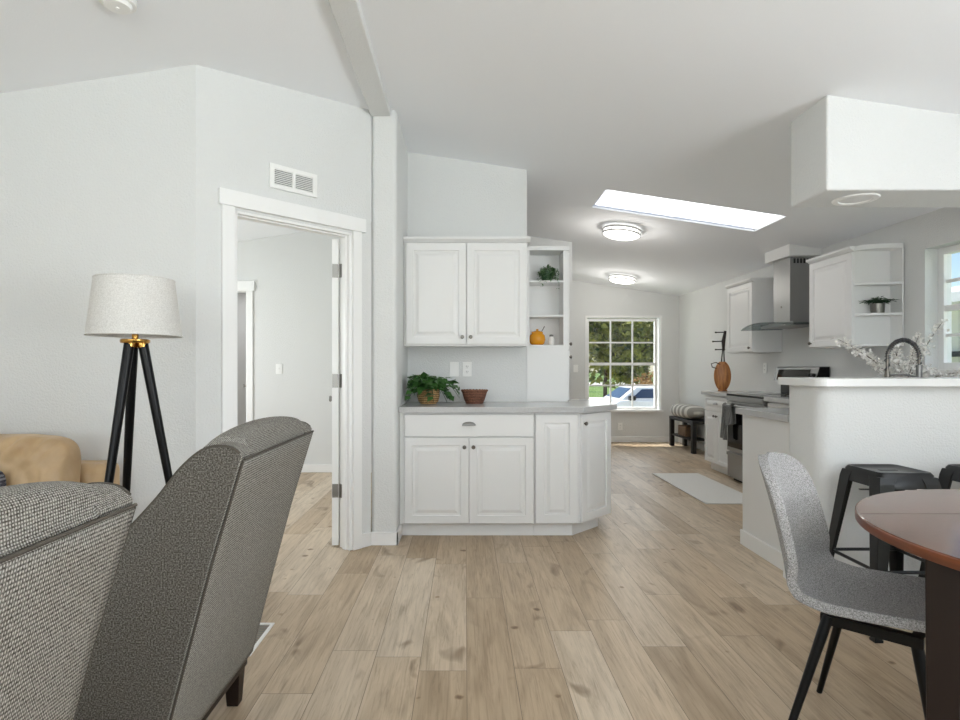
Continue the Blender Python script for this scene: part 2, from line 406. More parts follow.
SK = (1.175, 2.68, 4.75, 5.28)
b = MB(True)
def slab(x0, x1, y0, y1, t=.12):
    b.rings([[(x, y, cz(x)) for x, y in rect(x0, x1, y0, y1)], [(x, y, cz(x) + t) for x, y in rect(x0, x1, y0, y1)]])
slab(-4.6, RX, -3.4, 9.3)
slab(RX, SK[0], -3.4, 9.3); slab(SK[1], 3.7, -3.4, 9.3); slab(SK[0], SK[1], -3.4, SK[2]); slab(SK[0], SK[1], SK[3], 9.3)
b.build('ceiling', M['ceil'], kind='structure')
b = MB(True)
b.rings([[(x, y, cz(x) + .02) for x, y in rect(*SK)], [(x, y, cz(x) + .03) for x, y in rect(*SK)]])
o = b.build('window_6', M['skylight'], kind='structure'); o['label'] = 'long white skylight panel set in the sloped kitchen ceiling'

b = MB(True); b.prism([(-.632, 2.879), (-.50, 2.879), (-.50, 2.96), (-.632, 2.96)], -3.2, 3.83, 'y')
b.build('trim_1', M['wall'], kind='structure', bevel=.006)['label'] = 'long painted ridge beam along the ceiling peak'

wall('wall_left', rect(-4.0, -1.431, 3.03, 3.14))
# angled wall with the doorway
def A(t, d=0):            # t along the wall from the column, d into the bedroom
    return (-.632 - t - d * .7071, 3.83 - t + d * .7071)
def apoly(t0, t1, d0=0, d1=.11): return [A(t1, d0), A(t0, d0), A(t0, d1), A(t1, d1)]
T0, T1, DT = .1062, .6548, 2.07
wall('wall_entry', None, parts=[(apoly(0, T0), 0, None), (apoly(T1, .799), 0, None), (apoly(T0, T1), DT, None)])
wall('wall_column', rect(-.632, -.46, 3.83, 9.2), bevel=.03, seg=4)
wall('wall_middle', rect(-.46, .497, 4.57, 4.69))
wall('wall_hall', rect(-.46, 1.26, 6.7, 9.2))
WF = (1.958, 3.13, .49, 2.0)
wall('wall_far', None, parts=[(rect(1.26, WF[0], 9.15, 9.27), 0, None), (rect(WF[1], 3.6, 9.15, 9.27), 0, None), (rect(WF[0], WF[1], 9.15, 9.27), 0, WF[2]), (rect(WF[0], WF[1], 9.15, 9.27), WF[3], None)])
RXW = 3.437
WS = (3.2, 4.26, 1.16, 2.08); WD = (-1.9, .4, .1, 2.15)
wall('wall_right', None, parts=[(rect(RXW, 3.6, -3.3, WD[0]), 0, None), (rect(RXW, 3.6, WD[1], WS[0]), 0, None), (rect(RXW, 3.6, WS[1], 9.2), 0, None),
     (rect(RXW, 3.6, WS[0], WS[1]), 0, WS[2]), (rect(RXW, 3.6, WS[0], WS[1]), WS[3], None), (rect(RXW, 3.6, WD[0], WD[1]), 0, WD[2]), (rect(RXW, 3.6, WD[0], WD[1]), WD[3], None)])
WB = (-3.5, 1.1, .6, 2.2)
wall('wall_back', None, parts=[(rect(-4, WB[0], -3.3, -3.2), 0, None), (rect(WB[1], 3.6, -3.3, -3.2), 0, None), (rect(WB[0], RX, -3.3, -3.2), 0, WB[2]), (rect(RX, WB[1], -3.3, -3.2), 0, WB[2]), (rect(WB[0], RX, -3.3, -3.2), WB[3], None), (rect(RX, WB[1], -3.3, -3.2), WB[3], None)])
WE = (4.1, 5.7, .7, 2.1)
wall('wall_outer', None, parts=[(rect(-4.0, -3.9, -3.3, WE[0]), 0, None), (rect(-4.0, -3.9, WE[1], 9.2), 0, None), (rect(-4, -3.9, WE[0], WE[1]), 0, WE[2]), (rect(-4, -3.9, WE[0], WE[1]), WE[3], None)])
DB = (-3.2, -2.486, 2.06)
wall('wall_bedroom', None, parts=[(rect(-3.9, DB[0], 6.5, 6.61), 0, None), (rect(DB[1], -.632, 6.5, 6.61), 0, None), (rect(DB[0], DB[1], 6.5, 6.61), DB[2], None)])
wall('wall_closet', rect(-3.9, -.632, 8.1, 8.2))

# soffit over the bar and the rounded half wall under it
wall('wall_soffit', rect(1.84, RXW, 2.9, 3.225), 2.095, None, bevel=.012, seg=3)
def roundrect(x0, x1, y0, y1, r, n=6):
    """front-left and back-left corners rounded"""
    p = [(x1, y0), (x1, y1)]
    p += [(x0 + r + r * math.cos(a), y1 - r + r * math.sin(a)) for a in [R(90 + 90 * i / n) for i in range(n + 1)]]
    p += [(x0 + r + r * math.cos(a), y0 + r + r * math.sin(a)) for a in [R(180 + 90 * i / n) for i in range(n + 1)]]
    return p[::-1]
b = MB(True); b.prism(roundrect(1.82, RXW, 2.92, 3.25, .07), 0, 1.095); b.build('wall_bar', M['wall'], kind='structure', smooth=True, ang=30)

# baseboards
def skirt(name, runs, h=.09, t=.013):
    b = MB(True)
    for (x0, y0), (x1, y1) in runs:
        d = Vector((x1 - x0, y1 - y0, 0)).normalized(); n = Vector((d.y, -d.x, 0)) * t
        P = [(x0, y0), (x1, y1), (x1 + n.x, y1 + n.y), (x0 + n.x, y0 + n.y)]
        b.rings([[(x, y, .001) for x, y in P], [(x, y, h) for x, y in P]])
    b.build(name, M['trim'], kind='structure', bevel=.002)
skirt('baseboard_column', [(A(.0592), A(0)), ((-.632, 3.83), (-.447, 3.83)), ((-.46, 3.817), (-.46, 4.02))])
skirt('baseboard_left', [((-3.9, 3.03), (-1.431, 3.03)), (A(.798), A(.705))])
skirt('baseboard_far', [((1.26, 9.15), (RXW, 9.15)), ((RXW, 9.15), (RXW, 6.76))])
skirt('baseboard_hall', [((1.26, 6.7), (1.26, 9.15))][::-1] and [((1.25, 6.7), (1.2601, 6.7)), ((1.26, 6.7), (1.26, 9.13))])
skirt('baseboard_bar', [((1.82, 3.24), (1.82, 2.99)), ((1.89, 2.92), (RXW, 2.92)), ((1.875, 3.86), (1.875, 3.255))], h=.10)
skirt('baseboard_bedroom', [((DB[1] + .07, 6.5), (-.64, 6.5))])

# door casing on the angled wall
def abox(b, t0, t1, d0, d1, z0, z1): b.rings([[(x, y, z0) for x, y in apoly(t0, t1, d0, d1)], [(x, y, z1) for x, y in apoly(t0, t1, d0, d1)]])
b = MB(True)
abox(b, .0592, T0, -.018, 0, .001, DT + .015); abox(b, T1, .705, -.018, 0, .001, DT + .015); abox(b, .0396, .717, -.026, 0, DT + .015, 2.173)
dr = b.build('door_1', M['trim'], kind='structure', bevel=.002); dr['label'] = 'white framed doorway in the angled wall with its door open inward'
b = MB(True)
abox(b, T0 - .001, T0 + .014, 0, .115, .001, DT); abox(b, T1 - .014, T1 + .001, 0, .115, .001, DT); abox(b, T0, T1, 0, .115, DT - .014, DT + .001)
abox(b, T0 + .014, T0 + .022, .03, .07, .001, DT - .014); abox(b, T0 + .02, T1 - .014, .03, .07, DT - .022, DT - .014); abox(b, T1 - .022, T1 - .014, .03, .07, .001, DT - .014)
b.build('door_jamb', M['trim'], dr, bevel=.001)
# the open leaf: its hinge edge faces the camera
hx, hy = A(T0 + .018, .118)
ld = Vector((hx, hy, 0)).normalized(); ld = Matrix.Rotation(R(-2.5), 3, 'Z') @ ld
ls = Vector((-ld.y, ld.x, 0))
def L(a, c, z): p = Vector((hx, hy, 0)) + ld * a + ls * c; return (p.x, p.y, z)
b = MB(True); b.rings([[L(0, 0, .012), L(.76, 0, .012), L(.76, .044, .012), L(0, .044, .012)], [L(0, 0, 2.045), L(.76, 0, 2.045), L(.76, .044, 2.045), L(0, .044, 2.045)]])
lf = b.build('door_leaf', M['trim'], dr, bevel=.001)
for z in (.33, 1.06, 1.79):
    b = MB(True)
    b.rings([[L(-.002, .004, z), L(.0, .004, z), L(.0, .042, z), L(-.002, .042, z)], [L(-.002, .004, z + .09), L(.0, .004, z + .09), L(.0, .042, z + .09), L(-.002, .042, z + .09)]])
    p = L(-.006, -.006, 0); b.tube([(p[0], p[1], z), (p[0], p[1], z + .09)], .006)
    abox(b, T0 + .0135, T0 + .0155, .075, .115, z, z + .09)
    b.build('hinge', M['hinge'], lf)
b = MB(True)
for c, s_ in ((0, -1), (.044, 1)):
    q = [L(.70, c + s_ * k, .95) for k in (0, .012, .03, .05, .06)]
    b.tube(q, [.025, .012, .012, .026, .02], 14)
b.build('door_knob', M['hinge'], lf, smooth=True)

# bedroom doorway in the back
b = MB(True)
b.box((DB[1], 6.482, .001), (DB[1] + .07, 6.5, DB[2] + .01)); b.box((DB[0] - .07, 6.482, .001), (DB[0], 6.5, DB[2] + .01)); b.box((DB[0] - .09, 6.475, DB[2] + .01), (DB[1] + .09, 6.5, DB[2] + .12))
b.box((DB[1] - .012, 6.5, .001), (DB[1], 6.61, DB[2])); b.box((DB[0], 6.5, .001), (DB[0] + .012, 6.61, DB[2]))
d2 = b.build('door_2', M['trim'], kind='structure', bevel=.002); d2['label'] = 'white cased doorway at the back of the next room'
b = MB(True)
a0, ad = Vector((DB[1] - .05, 6.66, 0)), Vector((-.23, 1, 0)).normalized(); an = Vector((ad.y, -ad.x, 0)) * .035
b.rings([[tuple(a0 + v + Vector((0, 0, z))) for v in (Vector(), ad * .7, ad * .7 + an, an)] for z in (.012, 2.03)])
lf2 = b.build('door_leaf', M['trim'], d2, bevel=.001)
b = MB(True); q = a0 + ad * .04 + Vector((0, 0, .98)); b.tube([q, q - an * 1.2, q - an * 1.5], [.02, .012, .022]); b.build('door_knob', M['hinge'], lf2, smooth=True)

# ------------------------------------------------------------------ windows
def window(name, wax, c, a0, a1, z0, z1, cols, rows, fr=.045, sill=None, rail=True, sign=1, mun=.012):
    """wax: 'y' = the window lies in a plane of constant y (spans x); sign = the outward side"""
    def B(b, u0, u1, d0, d1, za, zb):
        if wax == 'y': b.box((u0, c + d0 * sign, za), (u1, c + d1 * sign, zb))
        else: b.box((c + d0 * sign, u0, za), (c + d1 * sign, u1, zb))
    b = MB(True)
    for u0, u1, za, zb in ((a0, a0 + fr, z0, z1), (a1 - fr, a1, z0, z1), (a0 + fr, a1 - fr, z0, z0 + fr), (a0 + fr, a1 - fr, z1 - fr, z1)): B(b, u0, u1, 0, .06, za, zb)
    if rail: zm = (z0 + z1) / 2; B(b, a0 + fr, a1 - fr, .005, .05, zm - .022, zm + .022)
    o = b.build(name, M['trim'], kind='structure', bevel=.002)
    b = MB(True)
    for i in range(1, cols): u = a0 + fr + (a1 - a0 - 2 * fr) * i / cols; B(b, u - mun, u + mun, .018, .034, z0 + fr, z1 - fr)
    for j in range(1, rows):
        if rail and j * 2 == rows: continue
        z = z0 + fr + (z1 - z0 - 2 * fr) * j / rows; B(b, a0 + fr, a1 - fr, .0185, .0335, z - mun, z + mun)
    if cols * rows > 1: b.build('window_grille', M['trim'], o)
    b = MB(True); B(b, a0 + fr - .005, a1 - fr + .005, .024, .028, z0 + fr - .005, z1 - fr + .005); b.build('window_pane', M['glass'], o)
    if sill:
        b = MB(True); b.box(*sill); b.build('window_sill', M['trim'], o, bevel=.003)
    return o
window('window_1', 'y', 9.19, WF[0], WF[1] - .03, WF[2] + .03, WF[3] - .012, 3, 4, .04, ((WF[0] - .03, 9.1, WF[2] - .005), (WF[1] + .04, 9.2, WF[2] + .03)))
window('window_2', 'x', 3.535, WS[0], WS[1], WS[2] + .02, WS[3], 3, 4, .05, ((RXW - .02, WS[0] - .02, WS[2] - .02), (3.54, WS[1] + .02, WS[2] + .02)), sign=1)
b = MB(True)   # far window casing on the wall face
for u0, u1, za, zb in ((WF[1], WF[1] + .03, WF[2] + .03, WF[3] + .03), (WF[0] - .03, WF[0], WF[2] + .03, WF[3] + .03), (WF[0], WF[1], WF[3], WF[3] + .03)): b.box((u0, 9.135, za), (u1, 9.15, zb))
b.build('trim_2', M['trim'], kind='structure')
window('window_3', 'x', 3.54, WD[0], WD[1], WD[2], WD[3], 2, 1, .06, rail=False)
window('window_4', 'y', -3.22, WB[0], WB[1], WB[2], WB[3], 3, 1, .06, rail=False, sign=-1)
window('window_5', 'x', -3.92, WE[0], WE[1], WE[2], WE[3], 2, 1, .06, rail=False, sign=-1)  # unseen bedroom window, added to go with the bedroom area light

# ------------------------------------------------------------------ fittings on walls and ceiling
def vent():
    t = thing('return_vent', 'white louvred air vent on the angled wall above the door', 'vent', (*A(.40, 0), 2.24))
    t0, t1, z0, z1 = .292, .51, 2.243, 2.385
    def D(b, a, c, d0, d1, za, zb): abox(b, a, c, d0, d1, za, zb)
    b = MB(True)
    D(b, t0, t0 + .02, -.014, -.001, z0, z1); D(b, t1 - .02, t1, -.014, -.001, z0, z1); D(b, t0 + .02, t1 - .02, -.014, -.001, z0, z0 + .025); D(b, t0 + .02, t1 - .02, -.014, -.001, z1 - .025, z1)
    D(b, (t0 + t1) / 2 - .006, (t0 + t1) / 2 + .006, -.013, -.001, z0 + .025, z1 - .025)
    b.build('frame', M['plate'], t, bevel=.001)
    b = MB(True)
    n = 9
    for i in range(n):
        z = z0 + .028 + (z1 - z0 - .056) * i / (n - 1)
        b.rings([[(x, y, z - .001 + k) for (x, y), k in zip(apoly(t0 + .02, t1 - .02, -.011, -.003), (-.004, -.004, .004, .004))], [(x, y, z + .001 + k) for (x, y), k in zip(apoly(t0 + .02, t1 - .02, -.011, -.003), (-.004, -.004, .004, .004))]])
    b.build('slats', M['plate'], t)
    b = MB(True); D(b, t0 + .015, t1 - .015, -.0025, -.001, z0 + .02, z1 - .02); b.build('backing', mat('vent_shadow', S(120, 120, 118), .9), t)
vent()

t = thing('smoke_detector', 'round white smoke detector on the left ceiling slope', 'smoke detector', (-1.50, 2.46, cz(-1.5) - .045))
b = MB(); b.lathe([(.02, -.004), (.05, -.002), (.058, .012), (.072, .014), (.073, .04), (.066, .058)], n=36); b.build('body', M['plate'], t, smooth=True)
b = MB(); b.box((-.03, -.066, .004), (.01, -.05, .011)); b.build('sensor_slot', mat('grey_slot', S(150, 150, 148), .6), t)
b = MB(); b.lathe([(.008, -.008), (.009, 0)], n=14); b.build('test_button', M['plate'], t)

def wallplate(kind, name, label, loc, u, n, group=None):
    """u = right when facing the plate"""
    o, u, n = Vector(loc), Vector(u), Vector(n); up = Vector((0, 0, 1))
    t = thing(name, label, 'outlet' if 'outlet' in name else ('switch' if 'switch' in name else 'wall plate'), tuple(o), 0, group)
    def bx(b, x0, x1, z0, z1, d0, d1): b.rings([[u * x + up * z + n * d for x, z in ((x0, z0), (x1, z0), (x1, z1), (x0, z1))] for d in (d0, d1)])
    b = MB(); bx(b, -.036, .036, -.058, .058, .001, .007); b.build('plate', M['plate'], t, bevel=.002)
    if kind == 'outlet':
        for z in (-.021, .021):
            b = MB(); bx(b, -.017, .017, z - .015, z + .015, .006, .0085); s_ = b.build('socket', M['plate'], t, bevel=.001)
            b = MB(); bx(b, -.008, -.005, z - .002, z + .008, .008, .0092); bx(b, .005, .008, z - .002, z + .007, .008, .0092); bx(b, -.002, .002, z - .010, z - .006, .008, .0092); b.build('slot', M['dark'], s_)
    elif kind == 'switch':
        b = MB(); bx(b, -.005, .005, -.012, .012, .006, .009); b.build('toggle_base', M['plate'], t)
        b = MB(); bx(b, -.0035, .0035, -.002, .012, .008, .02); b.build('toggle', M['plate'], t)
FX, FN = (1, 0, 0), (0, -1, 0)
wallplate('blank', 'blank_wall_plate', 'blank white wall plate left of the outlet above the grey counter', (-.087, 4.57, 1.18), FX, FN)
wallplate('outlet', 'wall_outlet', 'white double outlet beside the blank plate above the grey counter', (.017, 4.57, 1.18), FX, FN)
wallplate('switch', 'light_switch', 'white toggle light switch on the wall of the next room through the doorway', (-2.12, 6.5, 1.18), FX, FN)
wallplate('switch', 'light_switch', 'white light switch on the far wall left of the window', (1.775, 9.15, 1.18), FX, FN)
wallplate('outlet', 'wall_outlet', 'white outlet low on the far wall under the window', (2.49, 9.15, .25), FX, FN)
wallplate('outlet', 'wall_outlet', 'white outlet on the right wall between stove and upper cabinet', (RXW, 6.52, 1.19), (0, -1, 0), (-1, 0, 0))

def dome(x, y, label):
    t = thing('ceiling_light', label, 'ceiling light', (x, y, cz(x)), 0, 'flush ceiling lights')
    t.rotation_euler = (0, math.atan(.1486), 0)
    b = MB(); b.lathe([(.15, -.001), (.15, -.035), (.155, -.035), (.155, -.001)], n=40); b.build('base', M['plate'], t, smooth=True)
    b = MB(); b.lathe([(.18, -.025), (.184, -.05), (.18, -.075), (.15, -.09), (.08, -.097), (.005, -.099)], n=48); b.build('diffuser', M['lamp_on'], t, smooth=True)
    for z in (-.022, -.062):
        b = MB(); b.rings([[(r * math.cos(a), r * math.sin(a), z + dz) for r, dz in ((.185, 0), (.195, 0), (.195, -.012), (.185, -.012))] for a in [2 * math.pi * k / 48 for k in range(48)]], closed=True); b.build('rim', M['steel'], t)
    for k in range(4):
        b = MB(); a = math.pi / 4 + k * math.pi / 2; b.tube([(.19 * math.cos(a), .19 * math.sin(a), -.024), (.19 * math.cos(a), .19 * math.sin(a), -.072)], .004, 6); b.build('rim_post', M['steel'], t)
    l = bpy.data.lights.new('dome_glow', 'POINT'); l.energy = 8.5; l.color = (1, .96, .9); l.shadow_soft_size = .12
    o = bpy.data.objects.new('dome_glow', l); COL.objects.link(o); o.parent = t; o.location = (0, 0, -.2)
dome(1.60, 5.8, 'round flush ceiling light beside the skylight, the nearer one')
dome(2.27, 8.2, 'round flush ceiling light over the far window end, the farther one')

t = thing('recessed_downlight', 'round white recessed downlight under the soffit', 'downlight', (2.09, 3.05, 2.095))
b = MB(); b.lathe([(.075, -.001), (.078, -.008), (.105, -.008), (.11, -.001)], n=40, cap=False); b.build('trim_ring', M['plate'], t, smooth=True)
b = MB(); b.lathe([(.076, -.002), (.06, -.0045), (.01, -.005)], n=36); b.build('lens', mat('frosted_lens', S(230, 230, 228), .4), t, smooth=True)

# ------------------------------------------------------------------ left kitchen run
def knob(parent, p, n, r=.014, ws=True):
    p, n = Vector(p), Vector(n); b = MB(ws)
    b.tube([p, p + n * .010, p + n * .014, p + n * .022, p + n * .027], [.006, .006, r, r, r * .6], 14)
    return b.build('knob', M['knob'], parent, smooth=True)

def cup_pull(parent, p, u, n, ws=True):
    p, u, n = Vector(p), Vector(u), Vector(n); up = Vector((0, 0, 1)); b = MB(ws)
    def fn(i, j):
        a = math.pi * i; e = math.pi / 2 * j
        return p + u * (.048 * math.cos(a) * math.cos(e * .2)) + up * (.026 * math.sin(a) * math.cos(e)) + n * (.004 + .024 * math.sin(e) * math.sin(a) ** .5)
    b.grid(fn, 15, 8)
    return b.build('cup_pull', M['steel'], parent, smooth=True, solid=.002)

UP = Vector((0, 0, 1))
t = thing('base_cabinet', 'white base cabinet with one drawer over two doors left of the angled end', 'cabinet', (.027, 4.28, 0))
b = MB(True); b.box((-.457, 3.992, .1), (.484, 4.565, .879)); b.build('body', M['cab'], t)
b = MB(True); b.box((-.457, 4.045, .002), (.484, 4.5, .1)); b.build('toe_kick', M['cab'], t)
b = MB(True); b.panel((-.424, 3.99, .712), FX, FN, .902, .155, raised=False); d = b.build('drawer', M['cab'], t); cup_pull(d, (.027, 3.97, .79), FX, FN)
for x, kx in ((-.424, .42), (.0285, .03)):
    b = MB(True); b.panel((x, 3.99, .105), FX, FN, .4495, .60); d = b.build('door', M['cab'], t); knob(d, (x + kx, 3.97, .64), FN)

t = thing('corner_cabinet', 'white angled end base cabinet with a narrow front and slanted door', 'cabinet', (.83, 4.4, 0))
b = MB(True); b.prism([(.486, 3.99), (.795, 3.99), (1.085, 4.28), (1.085, 4.87), (.84, 4.87), (.84, 4.565), (.486, 4.565)], .1, .879); b.build('body', M['cab'], t)
b = MB(True); b.prism([(.486, 4.045), (.76, 4.045), (1.0, 4.285), (1.0, 4.8), (.84, 4.8), (.84, 4.5), (.486, 4.5)], .002, .1); b.build('toe_kick', M['cab'], t)
b = MB(True); b.panel((.492, 3.99, .105), FX, FN, .296, .762, inset=.06); b.build('front_panel', M['cab'], t)
AU, AN = (.7071, .7071, 0), (.7071, -.7071, 0)
b = MB(True); b.panel((.803, 3.998, .105), AU, AN, .39, .762, inset=.06); d = b.build('door', M['cab'], t)
knob(d, Vector((.803, 3.998, .80)) + Vector(AU) * .03 + Vector(AN) * .02, AN)

b = MB(True); b.prism([(-.458, 3.94), (.82, 3.94), (1.135, 4.255), (1.135, 4.9), (.84, 4.9), (.84, 4.565), (-.458, 4.565)], .88, .92)
tag(b.build('worktop', M['quartz'], bevel=.003), 'grey quartz worktop with an angled end on the left base cabinets', 'worktop')

t = thing('upper_cabinet', 'white two-door upper cabinet on the wall above the grey worktop', 'cabinet', (.01, 4.4, 1.354))
b = MB(True); b.box((-.457, 4.262, 1.354), (.466, 4.565, 2.13)); b.build('body', M['cab'], t)
b = MB(True); b.prism([(4.252, 2.128), (4.222, 2.15), (4.222, 2.165), (4.565, 2.165), (4.565, 2.128)], -.458, .487, 'x'); b.build('crown_moulding', M['cab'], t)
for x, kx in ((-.440, .42), (.012, .03)):
    b = MB(True); b.panel((x, 4.26, 1.365), FX, FN, .448, .757); d = b.build('door', M['cab'], t); knob(d, (x + kx, 4.24, 1.42), FN)

# tall pantry with open shelves on its near side
PX0, PX1, PY0, PY1 = .4975, .822, 4.566, 5.35
t = thing('pantry_cabinet', 'tall white pantry with three open shelves on its near side', 'cabinet', (.666, 4.95, .0))
b = MB(True)
b.box((PX0, PY0, .921), (PX1, PY1, 1.36)); b.box((PX0, PY0 + .2, 1.36), (PX1, PY1, 2.13)); b.box((PX0, PY0, 1.36), (PX0 + .02, PY0 + .2, 2.13)); b.box((PX1 - .034, PY0, 1.36), (PX1, PY0 + .2, 2.13)); b.box((PX0, 4.91, .002), (PX1, PY1, .921))
b.build('body', M['cab'], t)
b = MB(True); b.box((PX0, PY0 - .012, 2.13), (PX1 + .012, PY1, 2.165)); b.build('crown_moulding', M['cab'], t, bevel=.004)
for z in (1.36, 1.60, 1.876):
    b = MB(True); b.box((PX0 + .02, PY0 - .004, z), (PX1 - .034, PY0 + .2, z + .016)); b.build('shelf', M['cab'], t, bevel=.002)
for z0, z1, kz in ((.93, 1.33, 1.28), (1.34, 2.12, 1.385)):
    b = MB(True); b.panel((PX1, PY0 + .03, z0), (0, 1, 0), (1, 0, 0), .36, z1 - z0); d = b.build('door', M['cab'], t); knob(d, (PX1 + .02, PY0 + .06, kz), (1, 0, 0))

# ------------------------------------------------------------------ right kitchen run
UR, NR = (0, -1, 0), (-1, 0, 0)
def right_base(y0, y1, label, drawers=True):
    t = thing('base_cabinet', label, 'cabinet', (3.13, (y0 + y1) / 2, 0))
    b = MB(True); b.box((2.85, y0, .1), (3.43, y1, .879)); b.build('body', M['cab'], t)
    b = MB(True); b.box((2.91, y0, .002), (3.43, y1, .1)); b.build('toe_kick', M['cab'], t)
    w = y1 - y0 - .01
    b = MB(True); b.panel((2.85, y1 - .005, .70), UR, NR, w, .165, inset=.03); d = b.build('drawer', M['cab'], t); cup_pull(d, (2.83, (y0 + y1) / 2, .775), UR, NR)
    for k in range(2):
        yy = y1 - .005 - k * (w / 2 + .001)
        b = MB(True); b.panel((2.85, yy, .105), UR, NR, w / 2 - .002, .585, inset=.045); d = b.build('door', M['cab'], t)
        knob(d, (2.83, yy - (w / 2 - .03 if k == 0 else .03), .645), NR)
right_base(6.11, 6.74, 'white base cabinet with drawer and two doors left of the stove')
right_base(4.3, 5.34, 'white base cabinet right of the stove, behind the bar')
b = MB(True); b.box((2.80, 6.105, .88), (3.434, 6.765, .92)); tag(b.build('worktop', M['quartz'], bevel=.003), 'short grey worktop under the wooden instrument left of the stove', 'worktop')
t = thing('peninsula_cabinet', 'white panelled end of the low peninsula cabinet behind the bar', 'cabinet', (2.3, 3.54, 0))
b = MB(True); b.box((1.875, 3.252, .002), (2.84, 3.85, .879)); b.build('body', M['cab'], t)
b = MB(True); b.prism([(1.84, 3.252), (3.43, 3.252), (3.43, 5.345), (2.80, 5.345), (2.80, 3.88), (1.84, 3.88)], .88, .92)
tag(b.build('worktop', M['quartz'], bevel=.003), 'grey L-shaped worktop behind the raised bar and beside the stove', 'worktop')
b = MB(True); b.prism(roundrect(1.78, RXW - .003, 2.86, 3.28, .05), 1.096, 1.137)
tag(b.build('raised_counter', M['bartop'], bevel=.003), 'white raised bar top on the half wall behind the stools', 'bar top')

def right_upper(y0, y1, label):
    t = thing('upper_cabinet', label, 'cabinet', (3.27, (y0 + y1) / 2, 1.363))
    b = MB(True); b.box((3.127, y0, 1.363), (3.43, y1, 2.13)); b.build('body', M['cab'], t)
    b = MB(True); b.prism([(3.117, 2.128), (3.085, 2.15), (3.085, 2.167), (3.43, 2.167), (3.43, 2.128)], y0 - .01, y1 + .01, 'y'); b.build('crown_moulding', M['cab'], t)
    b = MB(True); b.panel((3.127, y1 - .004, 1.372), UR, NR, y1 - y0 - .008, .752); d = b.build('door', M['cab'], t)
    return t, d
t, d = right_upper(6.17, 6.76, 'white single-door upper cabinet left of the range hood'); knob(d, (3.107, 6.215, 1.41), NR)
t, d = right_upper(4.58, 5.15, 'white upper cabinet with rounded open end shelves right of the hood'); knob(d, (3.107, 5.115, 1.41), NR)
def qshelf(z, th):
    b = MB(True); n = 14
    arc = [(3.12 + .30 * (1 - math.cos(a)), 4.578 - .125 * math.sin(a)) for a in [math.pi / 2 * k / n for k in range(n + 1)]]
    arc = [(3.425 - .30 * math.cos(a), 4.578 - .125 * math.sin(a)) for a in [math.pi / 2 * k / n for k in range(n + 1)]]
    b.prism(arc + [(3.425, 4.578)], z, z + th); return b
for z in (1.363, 1.606, 1.848): qshelf(z, .018).build('shelf', M['cab'], t)
qshelf(2.13, .036).build('top_shelf', M['cab'], t)
b = MB(True); b.box((3.418, 4.455, 1.363), (3.43, 4.58, 2.13)); b.build('back_panel', M['cab'], t)

# stove
t = thing('stove', 'stainless electric stove with black glass top on the right wall', 'stove', (3.1, 5.725, 0))
SY0, SY1 = 5.353, 6.097
b = MB(True); b.box((2.83, SY0, .03), (3.43, SY1, .90)); b.build('body', M['steel'], t)
b = MB(True); b.box((2.86, SY0 + .03, .002), (3.4, SY1 - .03, .03)); b.build('plinth', M['dark'], t)
b = MB(True); b.box((2.80, SY0, .90), (3.36, SY1, .918)); b.build('cooktop', M['black_glass'], t, bevel=.002)
for y in (5.53, 5.92):
    for x in (2.96, 3.22):
        b = MB(True); b.lathe([(.09, .9181), (.09, .919)], (x, y, 0), 28); b.build('burner_ring', mat('burner_grey', S(52, 52, 54), .3) if 'burner' not in M else M['burner'], t)
b = MB(True); b.box((2.795, SY0 + .003, .845), (2.83, SY1 - .003, .895)); b.build('front_rail', M['steel'], t, bevel=.003)
b = MB(True); b.box((2.80, SY0 + .004, .32), (2.83, SY1 - .004, .84)); d = b.build('oven_door', M['steel'], t, bevel=.004)
b = MB(True); b.box((2.797, SY0 + .03, .36), (2.801, SY1 - .03, .75)); b.build('oven_glass', M['black_glass'], d)
b = MB(True); b.tube([(2.765, SY0 + .04, .80), (2.765, SY1 - .04, .80)], .012); b.tube([(2.765, SY0 + .06, .80), (2.80, SY0 + .06, .80)], .008); b.tube([(2.765, SY1 - .06, .80), (2.80, SY1 - .06, .80)], .008); b.build('handle', M['steel'], d, smooth=True)
b = MB(True); b.box((2.805, SY0 + .004, .05), (2.83, SY1 - .004, .305)); d = b.build('drawer', M['steel'], t, bevel=.004)
b = MB(True); b.box((2.795, SY0 + .004, .27), (2.808, SY1 - .004, .30)); b.build('drawer_lip', M['steel'], d)
b = MB(True); b.box((3.375, SY0 + .002, .918), (3.43, SY1 - .002, 1.06)); b.build('riser', M['black_leg'], t)
b = MB(True); b.prism([(3.30, 1.06), (3.33, 1.195), (3.345, 1.205), (3.43, 1.205), (3.43, 1.06)], SY0, SY1, 'y'); g = b.build('backguard', M['steel'], t, bevel=.004)
b = MB(True); b.prism([(3.298, 1.07), (3.322, 1.175), (3.328, 1.175), (3.306, 1.07)], SY0 + .13, SY1 - .06, 'y'); b.build('control_panel', M['black_glass'], g)
b = MB(True); b.prism([(3.36, .918), (3.29, 1.06), (3.33, 1.2), (3.42, 1.2), (3.42, .918)], SY0 - .006, SY0 + .001, 'y'); b.build('end_cap', M['black_leg'], g)
for y in (SY0 + .05, SY0 + .10):
    b = MB(True); b.tube([(3.315, y, 1.12), (3.30, y, 1.123), (3.28, y, 1.127)], [.018, .018, .014], 16); b.build('control_knob', M['black_metal'], g, smooth=True)

